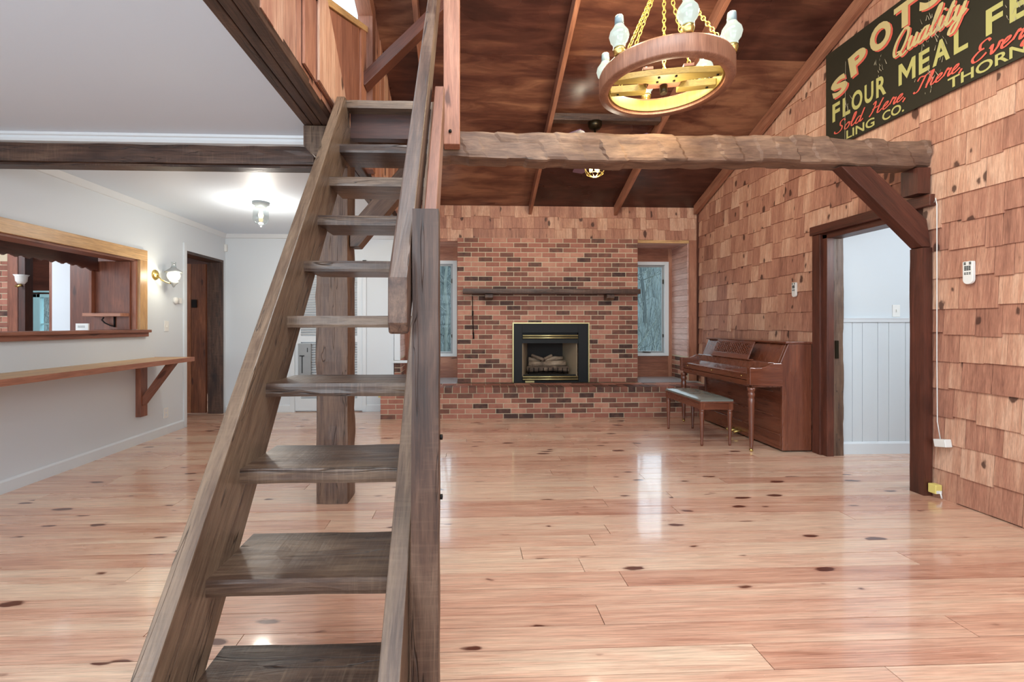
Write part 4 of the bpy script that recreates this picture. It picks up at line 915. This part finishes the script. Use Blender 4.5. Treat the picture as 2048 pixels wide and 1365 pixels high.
for i in range(NU):
    for j in range(NV):
        u0 = .07+.86*i/NU; v0 = .26+.62*j/NV; du = .86/NU; dv = .62/NV; um = u0+du/2; vm = v0+dv/2
        for (a, b, a2, b2) in ((u0, v0, u0+du, v0+dv), (u0, v0+dv, u0+du, v0)):
            p, q_ = c(a, b, .007), c(a2, b2, .007); la.beam(p, q_, .010, .012, (-.9, 0, .36))
la.build('lattice', 'piano', mdo)
m = MB(); slab(m, .06, .25, .94, .89, -.006, -.003); m.build('lattice_shade_sheet', 'black', mdo)  # black sheet added for the shade seen through the lattice holes
m = MB(); m.box((2.965, 4.66, .877), (3.01, 5.42, .888), 1); m.build('desk_ledge', 'piano', pn, .002)
# bench
bn = thing('piano_bench', (2.57, 5.0, 0), 'brown wooden piano bench with grey-green tufted vinyl seat', 'bench')
BX0, BX1, BY0, BY1 = 2.40, 2.745, 4.575, 5.40
m = MB()
nu, nv = 24, 12; vs = []; 
for i in range(nu+1):
    for j in range(nv+1):
        u, v = i/nu, j/nv; ex = min(u, 1-u, 1)*6; ey = min(v, 1-v)*4; z = .478+.026*min(1, ex**.5)*min(1, ey**.5)
        for tu in (.15, .38, .62, .85):
            for tv in (.3, .7):
                d2 = ((u-tu)*.80)**2+((v-tv)*.34)**2; z -= .011*math.exp(-d2/.0007)
        vs.append((BX0+(BX1-BX0)*v, BY0+(BY1-BY0)*u, z))
W = nv+1; fs = [(i*W+j, i*W+j+1, (i+1)*W+j+1, (i+1)*W+j)[::-1] for i in range(nu) for j in range(nv)]
b0 = len(vs); vs += [(BX0, BY0, .462), (BX1, BY0, .462), (BX1, BY1, .462), (BX0, BY1, .462)]
m.add(vs, fs, 1); m.sm = [True]*len(m.f); m.box((BX0+.001, BY0+.001, .461), (BX1-.001, BY1-.001, .4775)); m.build('cushion', 'vinyl', bn)
m = MB()
for tu in (.15, .38, .62, .85):
    for tv in (.3, .7): m.lathe([(.007, 0), (.006, .004), (.0001, .006)], (BX0+(BX1-BX0)*tv, BY0+(BY1-BY0)*tu, .492), 8)
m.build('tuft_button', 'vinyl', bn)
m = MB(); m.box((BX0-.006, BY0-.006, .448), (BX1+.006, BY1+.006, .461), 1); m.build('seat_board', 'piano', bn, .003)
m = MB(); m.box((BX0+.01, BY0+.01, .375), (BX0+.03, BY1-.01, .448), 1); m.box((BX1-.03, BY0+.01, .375), (BX1-.01, BY1-.01, .448), 1); m.box((BX0+.03, BY0+.01, .375), (BX1-.03, BY0+.03, .448), 0); m.box((BX0+.03, BY1-.03, .375), (BX1-.03, BY1-.01, .448), 0); m.build('apron', 'piano', bn, .002)
for x in (BX0+.025, BX1-.025):
    for yy in (BY0+.025, BY1-.025):
        m = MB(); m.lathe([(.012, 0), (.014, .02), (.013, .03), (.024, .33), (.025, .345), (.019, .352), (.026, .36), (.026, .375)], (x, yy, .001), 10); m.box((x-.023, yy-.023, .376), (x+.023, yy+.023, .447), 2); m.build('leg', 'piano', bn)

# ================================================================== CHANDELIER
CX, CY, CZ, CR = 1.275, 2.89, 2.77, .405
ch = thing('wagon_wheel_chandelier', (CX, CY, CZ), 'wooden wagon-wheel chandelier with lit glass chimneys hanging on chains', 'chandelier')
m = MB(); m.lathe([(CR-.055, 0), (CR, 0), (CR+.004, .01), (CR+.004, .10), (CR-.002, .112), (CR-.055, .112), (CR-.055, 0)], (CX, CY, CZ), 64); rim = m.build('wheel_rim', 'wheel', ch)
m = MB(); m.lathe([(CR-.068, .02), (CR-.056, .02), (CR-.056, .095), (CR-.068, .095), (CR-.068, .02)], (CX, CY, CZ), 64); m.build('inner_band', 'yoke', ch)
wa = R(-12)
def wv_(u, v, z): return Vector((CX+u*math.cos(wa)-v*math.sin(wa), CY+u*math.sin(wa)+v*math.cos(wa), CZ+z))
def plank(mb, pts, z0, z1):
    n_ = len(pts); vs = [wv_(u, v, z0) for u, v in pts]+[wv_(u, v, z1) for u, v in pts]
    mb.add(vs, [tuple(range(n_))[::-1], tuple(range(n_, 2*n_))]+[(i, (i+1) % n_, n_+(i+1) % n_, n_+i) for i in range(n_)], 0)
m = MB(); plank(m, [(-.32, -.05), (-.12, -.035), (-.09, -.02), (.09, -.02), (.12, -.035), (.33, -.05), (.33, -.10), (.12, -.125), (-.12, -.125), (-.32, -.10)], .03, .07); m.build('yoke_bar', 'yoke', ch, .003)
m = MB(); plank(m, [(-.33, .05), (-.1, .05), (-.1, .12), (-.33, .10)], .03, .075); m.build('yoke_bar', 'yoke', ch, .003)
m = MB(); plank(m, [(.1, .05), (.33, .05), (.33, .10), (.1, .12)], .03, .075); m.build('yoke_bar', 'yoke', ch, .003)
m = MB(); plank(m, [(-.15, -.125), (-.09, -.125), (-.09, .12), (-.15, .12)], .071, .09); plank(m, [(.09, -.125), (.15, -.125), (.15, .12), (.09, .12)], .071, .09); plank(m, [(-.10, -.02), (.10, -.02), (.10, .05), (-.10, .05)], .035, .065); m.build('cross_bar', 'wheel', ch, .002)
m = MB(); m.lathe([(.022, -.02), (.024, .03), (.018, .034)], wv_(0, .015, 0), 14); m.build('center_knob', 'bronze', ch)
for u, v in ((-.05, -.045), (.05, -.045), (-.05, -.1), (.05, -.1), (.3, -.075), (-.28, .075), (.28, .075)):
    m = MB(); m.lathe([(.0001, 0), (.008, 0), (.008, .006), (.0001, .007)], wv_(u, v, .03), 8, (0, 0, -1)); m.build('bolt_head', 'iron', ch)
AP = Vector((CX, CY, 3.55))
def chain(mb, p0, p1, link=.036, r=.0032):
    p0 = Vector(p0); p1 = Vector(p1); d = (p1-p0); n_ = int(d.length/(link*.74)); dn = d.normalized(); u = dn.orthogonal().normalized(); w_ = dn.cross(u)
    for i in range(n_):
        c_ = p0+d*((i+.5)/n_); a = u if i % 2 else w_
        pts = [c_+dn*(math.cos(t)*link*.5)+a*(math.sin(t)*link*.29) for t in [2*math.pi*k/10 for k in range(10)]]
        mb.tube(pts, r, 5, True)
for k in range(4):
    t = R(45+90*k)+wa; m = MB(); chain(m, (CX+(CR-.03)*math.cos(t), CY+(CR-.03)*math.sin(t), CZ+.115), AP); m.build('chain', 'chain', ch)
m = MB(); chain(m, (CX, CY, CZ+.06), AP); m.build('chain', 'chain', ch)
m = MB(); chain(m, AP, (CX, CY, roofz(CY)-.03)); m.build('chain', 'chain', ch)
m = MB(); m.lathe([(.06, -.03), (.055, 0), (.0001, .02)], (CX, CY, roofz(CY)-.02), 16); m.build('ceiling_canopy', 'brass', ch)
m = MB(); m.lathe([(.0001, -.02), (.03, -.015), (.03, .02), (.0001, .03)], AP, 14); m.build('chain_hub', 'brass', ch)
prof_ch = [(.034, 0), (.036, .01), (.034, .02), (.052, .045), (.060, .075), (.054, .10), (.036, .125), (.028, .14)]
for k in range(6):
    t = R(-95+60*k); x, yy, z = CX+(CR-.02)*math.cos(t), CY+(CR-.02)*math.sin(t), CZ+.112
    m = MB(); m.lathe([(.026, 0), (.030, .01), (.036, .03), (.036, .045), (.02, .048)], (x, yy, z), 14); cup = m.build('lamp_cup', 'brass', ch)
    m = MB(); m.lathe(prof_ch, (x, yy, z+.045), 20); g = m.build('glass_chimney', 'chimney', ch)
    m = MB(); m.lathe([(.028, 0), (.026, .05), (.024, .055), (.0001, .056)], (x, yy, z+.185), 16); m.build('chimney_tip', 'smoke', g)
    point('chandelier_light', (x, yy, z+.30), 13, (1, .80, .48), .03)
point('chandelier_light', (CX, CY, CZ+.16), 5, (1, .80, .42), .05)
point('chandelier_light', (CX, CY, CZ-.12), 7, (1, .84, .58), .06)

# ================================================================== CEILING FAN
FX_, FY_ = 1.425, 5.0; fz = roofz(5.0)-.10
fn = thing('ceiling_fan', (FX_, FY_, 3.1), 'dark ceiling fan with purple-brown blades and caged light under the roof block', 'fan')
m = MB(); m.lathe([(.02, -.085), (.055, -.075), (.075, -.045), (.078, 0), (.0001, .002)], (FX_, FY_, fz), 20); m.build('canopy', 'bronze', fn)
m = MB(); m.tube([(FX_, FY_, fz-.07), (FX_, FY_, 3.22)], .011, 10); m.build('downrod', 'bronze', fn)
m = MB(); m.lathe([(.02, .13), (.05, .11), (.09, .08), (.10, .03), (.09, 0), (.05, -.02), (.0001, -.02)], (FX_, FY_, 3.11), 24); m.build('motor_housing', 'bronze', fn)
for k in range(5):
    t = R(21+72*k); d = Vector((math.cos(t), math.sin(t), 0)); s_ = Vector((-math.sin(t), math.cos(t), .12)).normalized(); m = MB(); vs = []
    for (r_, wd) in ((.16, .05), (.25, .065), (.60, .075), (.66, .06)):
        for q_ in (-1, 1):
            for h_ in (0, .008): vs.append(Vector((FX_, FY_, 3.155))+d*r_+s_*(q_*wd)+Vector((0, 0, h_)))
    fs = []
    for i in range(3):
        a = 4*i; b = a+4; fs += [(a, b, b+2, a+2), (a+1, a+3, b+3, b+1), (a, a+1, b+1, b), (a+2, b+2, b+3, a+3)]
    fs += [(0, 2, 3, 1), (12, 13, 15, 14)]; m.add(vs, fs); bl = m.build('fan_blade', 'blade', fn)
    m = MB(); m.beam(Vector((FX_, FY_, 3.125))+d*.08, Vector((FX_, FY_, 3.127))+d*.22, .03, .006); m.build('blade_iron', 'bronze', bl)
m = MB(); zc = 3.0
for a in range(4):
    t = R(45*a+10); pts = [(FX_+.115*math.cos(q_)*math.cos(t), FY_+.115*math.cos(q_)*math.sin(t), zc+.11*math.sin(q_)) for q_ in [2*math.pi*k/24 for k in range(24)]]; m.tube(pts, .003, 5, True)
m.tube([(FX_+.09*math.cos(q_), FY_+.09*math.sin(q_), zc-.075) for q_ in [2*math.pi*k/24 for k in range(24)]], .005, 6, True); m.build('light_cage', 'brass', fn)
m = MB()
for a in range(3):
    t = R(120*a+30); m.lathe([(.0001, -.05), (.015, -.045), (.02, -.02), (.014, .02), (.012, .06)], (FX_+.045*math.cos(t), FY_+.045*math.sin(t), zc), 10)
m.build('bulb', 'bulb', fn)
point('fan_light', (FX_, FY_, 2.86), 14, (1, .86, .66), .05)

# ================================================================== CEILING JAR LIGHT, WALL SCONCE
jl = thing('ceiling_light', (-2.166, 4.89, ZC), 'clear glass jar ceiling light with silver base on the white ceiling', 'lamp')
m = MB(); m.lathe([(.055, -.055), (.06, -.035), (.085, -.02), (.085, 0)], (-2.166, 4.89, ZC), 24); m.build('lamp_base', 'greyp', jl)
m = MB(); m.lathe([(.058, 0), (.075, -.03), (.078, -.13), (.06, -.165), (.03, -.185), (.0001, -.19)], (-2.166, 4.89, ZC-.05), 24); m.build('glass_jar', 'jar', jl)
m = MB(); m.lathe([(.0001, -.075), (.018, -.07), (.026, -.045), (.016, -.01), (.012, .02)], (-2.166, 4.89, ZC-.09), 14); m.build('bulb', 'bulb', jl)
m = MB(); m.lathe([(.0001, -.02), (.009, -.012), (.012, 0)], (-2.166, 4.89, ZC-.24), 10); m.build('finial', 'greyp', jl)
point('ceiling_lamp_light', (-2.166, 4.89, ZC-.33), 20, (1, .93, .82), .08)
scn = thing('wall_sconce', (XL, 5.2, 1.81), 'brass wall lamp with lit white globe and metal shade beside the plank door', 'lamp')
sx, sy, sz = XL+.13, 5.27, 1.80
m = MB(); m.lathe([(.0001, .024), (.03, .022), (.055, .01), (.06, 0), (.0001, -.0)], (XL, 5.16, 1.80), 20, (1, 0, 0)); m.build('wall_plate', 'brass', scn)
m = MB(); m.tube([(XL+.02, 5.16, 1.80), (XL+.06, 5.17, 1.745), (XL+.11, 5.22, 1.715), (sx, sy, 1.715)], .007, 8); m.build('arm', 'brass', scn)
m = MB(); m.lathe([(.0001, -.03), (.012, -.02), (.02, 0), (.045, .02), (.05, .04), (.03, .045)], (sx, sy, 1.70), 18); m.build('lamp_font', 'greyp', scn)
m = MB(); m.lathe([(.035, 0), (.058, .03), (.066, .06), (.06, .09), (.04, .11)], (sx, sy, 1.742), 20); m.build('opal_globe', 'shade', scn)
m = MB(); m.lathe([(.088, -.012), (.085, 0), (.05, .025), (.03, .04), (.028, .05)], (sx, sy, 1.85), 20); m.build('metal_shade', 'greyp', scn)
m = MB(); m.lathe([(.024, 0), (.022, .04), (.026, .045), (.026, .055), (.0001, .056)], (sx, sy, 1.90), 14); m.build('chimney_top', 'jar', scn)
point('sconce_light', (XL+.22, 5.20, 1.79), 4, (1, .90, .68), .05)

# ================================================================== KITCHEN BEYOND THE PASS-THROUGH
m = MB(); m.box((-9.0, 1.0, 2.5), (XL-T, 8.6, 2.6)); kc = struct(m.build('ceiling', 'ceil'), 'white kitchen ceiling between dark beams')
for i in range(6):
    m = MB(); m.box((-8.9, 3.2+.85*i, 2.36), (XL-T-.02, 3.32+.85*i, 2.499), 0)
    tag(m.build('kitchen_ceiling_beam', 'dark', bevel=.004), 'dark beam under the kitchen ceiling seen through the pass-through', 'beam', 'kitchen ceiling beams')
m = MB(); a, b = -8.3, -7.1
m.box((-9, 8.5, 0), (a, 8.6, 2.5)); m.box((b, 8.5, 0), (-3.6, 8.6, 2.5)); m.box((a, 8.5, 0), (b, 8.6, .95)); m.box((a, 8.5, 1.80), (b, 8.6, 2.5)); m.box((-9, 1, 0), (-8.9, 8.6, 2.5))
struct(m.build('wall_kitchen', 'dark'), 'dark far wall of the kitchen')
wk = sempty('window_5', (-7.7, 8.5, 1.3), 'pale blue framed casement window at the far end of the kitchen')
m = MB()
for x in (a, -7.76, -7.70, b-.06): m.box((x, 8.47, .95), (x+.06, 8.55, 1.80), 2)
m.box((a, 8.47, 1.74), (b, 8.55, 1.80), 0); m.box((a, 8.47, .95), (b, 8.55, 1.0), 0); m.box((-7.64, 8.49, 1.25), (b-.06, 8.53, 1.275), 0); m.box((a-.05, 8.46, 1.83), (b+.05, 8.5, 1.86), 0); m.build('window_frame', 'teal', wk, .003)
m = MB(); m.box((a+.06, 8.51, 1.0), (b-.06, 8.514, 1.74)); m.build('glass', 'glass', wk)
kp = thing('kitchen_cabinet_end', (-3.75, 4.92, 1.2), 'reddish wooden end panel with a small shelf just inside the right end of the pass-through', 'cabinet')
m = MB(); m.box((-3.84, 4.842, 1.198), (-3.475, 4.866, 1.905), 2); m.box((-3.84, 4.79, 1.37), (-3.815, 4.842, 1.905), 2); m.build('end_panel', 'kitchen', kp, .002)
m = MB(); m.box((-3.85, 4.72, 1.335), (-3.48, 4.841, 1.368), 0); m.build('small_shelf', 'redwood', kp, .002)
m = MB(); m.tube([(-3.62, 4.834, 1.333), (-3.62, 4.834, 1.225)], .009, 6); m.tube([(-3.70, 4.80, 1.325), (-3.72, 4.80, 1.30), (-3.70, 4.81, 1.27), (-3.65, 4.825, 1.24), (-3.62, 4.83, 1.235)], .007, 6); m.build('scroll_bracket', 'iron', kp)
vl = MB(); x = -3.78; pts = [(2.0, 2.04), (2.0, 1.90)]; n = 60
pts = [(4.83, 2.12), (1.9, 2.12)]+[(1.9+2.93*i/240, 1.815-.035*max(0, (i-215)/25)+.020*abs(math.sin(i*math.pi/9))+.008*abs(math.sin(i*math.pi/9+1))) for i in range(241)]
vl.prism(pts, 0, x-.02, x, (1, 0)); tag(vl.build('scalloped_valance', 'dark'), 'dark scalloped wooden valance hanging inside the pass-through', 'valance')
m = MB(); m.box((-4.455, 5.3, 0), (-3.95, 5.33, 2.499), 2); tag(m.build('wood_panel_board', 'kitchen', bevel=.003), 'broad dark knotty board panel in the kitchen behind the cabinet end', 'panel')
m = MB(); m.box((-4.68, 5.335, 0), (-4.44, 5.36, 2.499), 2); struct(m.build('wall_kitchen', 'white'), 'narrow white wall strip in the kitchen')
for xa, xb, mt_, lb in ((-4.77, -4.70, 'kitchen', 'slim brown post right of the kitchen window'), (-5.23, -5.115, 'kitchen', 'broad knotty post left of the kitchen window'), (-5.11, -5.035, 'dark', 'dark post carrying the kitchen wall lamp')):
    m = MB(); m.box((xa, 5.40, 0), (xb, 5.50, 2.499), 2); tag(m.build('kitchen_post', mt_, bevel=.004), lb, 'post')
kl = thing('kitchen_wall_lamp', (-5.05, 5.38, 1.7), 'small brass lamp with frosted glass shade on a kitchen post', 'lamp')
m = MB(); m.tube([(-5.07, 5.40, 1.70), (-5.08, 5.34, 1.69), (-5.03, 5.31, 1.68), (-4.99, 5.31, 1.70)], .012, 8); m.build('arm', 'brass', kl)
m = MB(); m.lathe([(.03, 0), (.05, .03), (.055, .08), (.07, .1)], (-4.99, 5.31, 1.71), 14); m.build('glass_shade', 'plastic', kl)
m = MB(); brick_wall(m, -6.4, -5.42, 0, 2.0, 5.6, .05); struct(m.build('wall_kitchen', 'brick'), 'narrow brick pier in the kitchen')
m = MB(); m.box((-6.4, 5.608, 0), (-5.425, 5.7, 2.499)); struct(m.build('wall_kitchen', 'mortar'), 'mortar core of the kitchen brick pier')
m = MB(); m.box((-3.93, 4.30+.1, 1.198), (-3.80, 4.44+.1, 1.27)); 
m = MB(); m.prism([(-3.62, 1.198), (-3.615, 1.198), (-3.60, 1.275), (-3.605, 1.275)], 1, 4.55, 4.61); 
m = MB(); m.box((-3.73, 4.50, 1.1975), (-3.635+.02, 4.515, 1.262), 0); nc = tag(m.build('note_card', 'plastic'), 'small white card standing on the pass-through sill', 'card')
m = MB()
for i in range(3):
    for j in range(9): m.box((-3.71+.0075*j, 4.4992, 1.222+.008*i), (-3.705+.0075*j, 4.4998, 1.2255+.008*i))
m.build('card_print', 'buttons', nc)

# ================================================================== OUTSIDE: wooded slope
def gz(x, y_): return -.6+.10*(y_-8.9)+.0185*(y_-8.9)**1.75
m = MB(); n = 34; vs = []
for i in range(n+1):
    for j in range(n+1):
        x = -30+54*i/n; y_ = 8.9+24*j/n; vs.append((x, y_, gz(x, y_)+.25*noise.noise(Vector((x*.3, y_*.3, 1)))))
W = n+1; m.add(vs, [(i*W+j, (i+1)*W+j, (i+1)*W+j+1, i*W+j+1) for i in range(n) for j in range(n)])
struct(m.build('ground', 'hill'), 'grey leaf-littered woodland slope outside the windows')
rr = random.Random(21); m = MB()
for k in range(5200):
    y_ = rr.uniform(10.5, 32); px = rr.choice((rr.uniform(.28, .62), rr.uniform(-.16, .05), rr.uniform(-1.05, -.7))); x = px*y_
    h_ = rr.uniform(.3, 2.6); a = Vector((x, y_, gz(x, y_)-.1)); b = a+Vector((rr.uniform(-.5, .5), rr.uniform(-.3, .3), h_)); r_ = rr.uniform(.004, .013)*(y_/14)
    s_ = Vector((r_, 0, 0)); t_ = Vector((0, r_, 0)); m.add([a-s_, a+s_, a+t_, b], [(0, 1, 3), (1, 2, 3), (2, 0, 3)], 2, rr.random())
    if k % 2: 
        c0 = a.lerp(b, .5); d = c0+Vector((rr.uniform(-.6, .6), 0, rr.uniform(.1, .6))); m.add([c0-s_*.6, c0+s_*.6, c0+t_*.6, d], [(0, 1, 3), (1, 2, 3), (2, 0, 3)], 2, rr.random())
o = tag(m.build('brushwood', 'bark'), 'dense grey thicket of bare twigs on the slope outside the windows', 'undergrowth'); o['kind'] = 'stuff'
def tree(x, y_, h, r, seed):
    rr = random.Random(seed); mm = MB(); base = Vector((x, y_, gz(x, y_)-.3)); lean = Vector((rr.uniform(-.12, .12), rr.uniform(-.05, .05), 1)).normalized()
    pts = [base+lean*(h*i/8)+Vector((rr.uniform(-.04, .04), 0, 0))*i/3 for i in range(9)]; mm.tube(pts, [r*(1-.75*i/8) for i in range(9)], 7)
    def br(p, d, l, r_, dep):
        q = [p+d*(l*k/4)+Vector((rr.uniform(-.08, .08), rr.uniform(-.08, .08), rr.uniform(-.03, .08)))*l*k/4 for k in range(5)]; mm.tube(q, [r_*(1-.8*k/4) for k in range(5)], 5)
        if dep:
            for k in range(1, 5):
                nd = (d+Vector((rr.uniform(-.8, .8), rr.uniform(-.6, .6), rr.uniform(-.1, .7)))).normalized(); br(q[k], nd, l*.55, r_*.5, dep-1)
    for i in range(1, 9):
        for _ in range(2): br(pts[i], Vector((rr.uniform(-1, 1), rr.uniform(-.7, .7), rr.uniform(.1, .9))).normalized(), rr.uniform(.5, 1.4), r*.33*(1-.06*i), 2)
    return mm
spots_ = [(3.5, 11.5, 'nearest'), (5.2, 13.4, 'second nearest'), (4.8, 16.0, 'middle'), (7.4, 18.5, 'far'), (7.0, 22.0, 'farthest'), (-.6, 12.0, 'nearest'), (-1.5, 14.5, 'second nearest'), (-.4, 17.0, 'middle'), (-2.4, 20.0, 'far'), (-1.2, 24.0, 'farthest'), (-9.5, 12.0, 'nearer'), (-12.5, 15.5, 'farther')]
for k, (x, y_, wd_) in enumerate(spots_):
    side_ = 'right window' if x > 2 else ('left window' if x > -4 else 'kitchen window')
    tag(tree(x, y_, 5.5, .06 if k % 3 else .09, k).build('bare_tree', 'bark'), wd_+' bare grey tree on the slope outside the '+side_, 'tree', 'bare trees outside the '+side_)
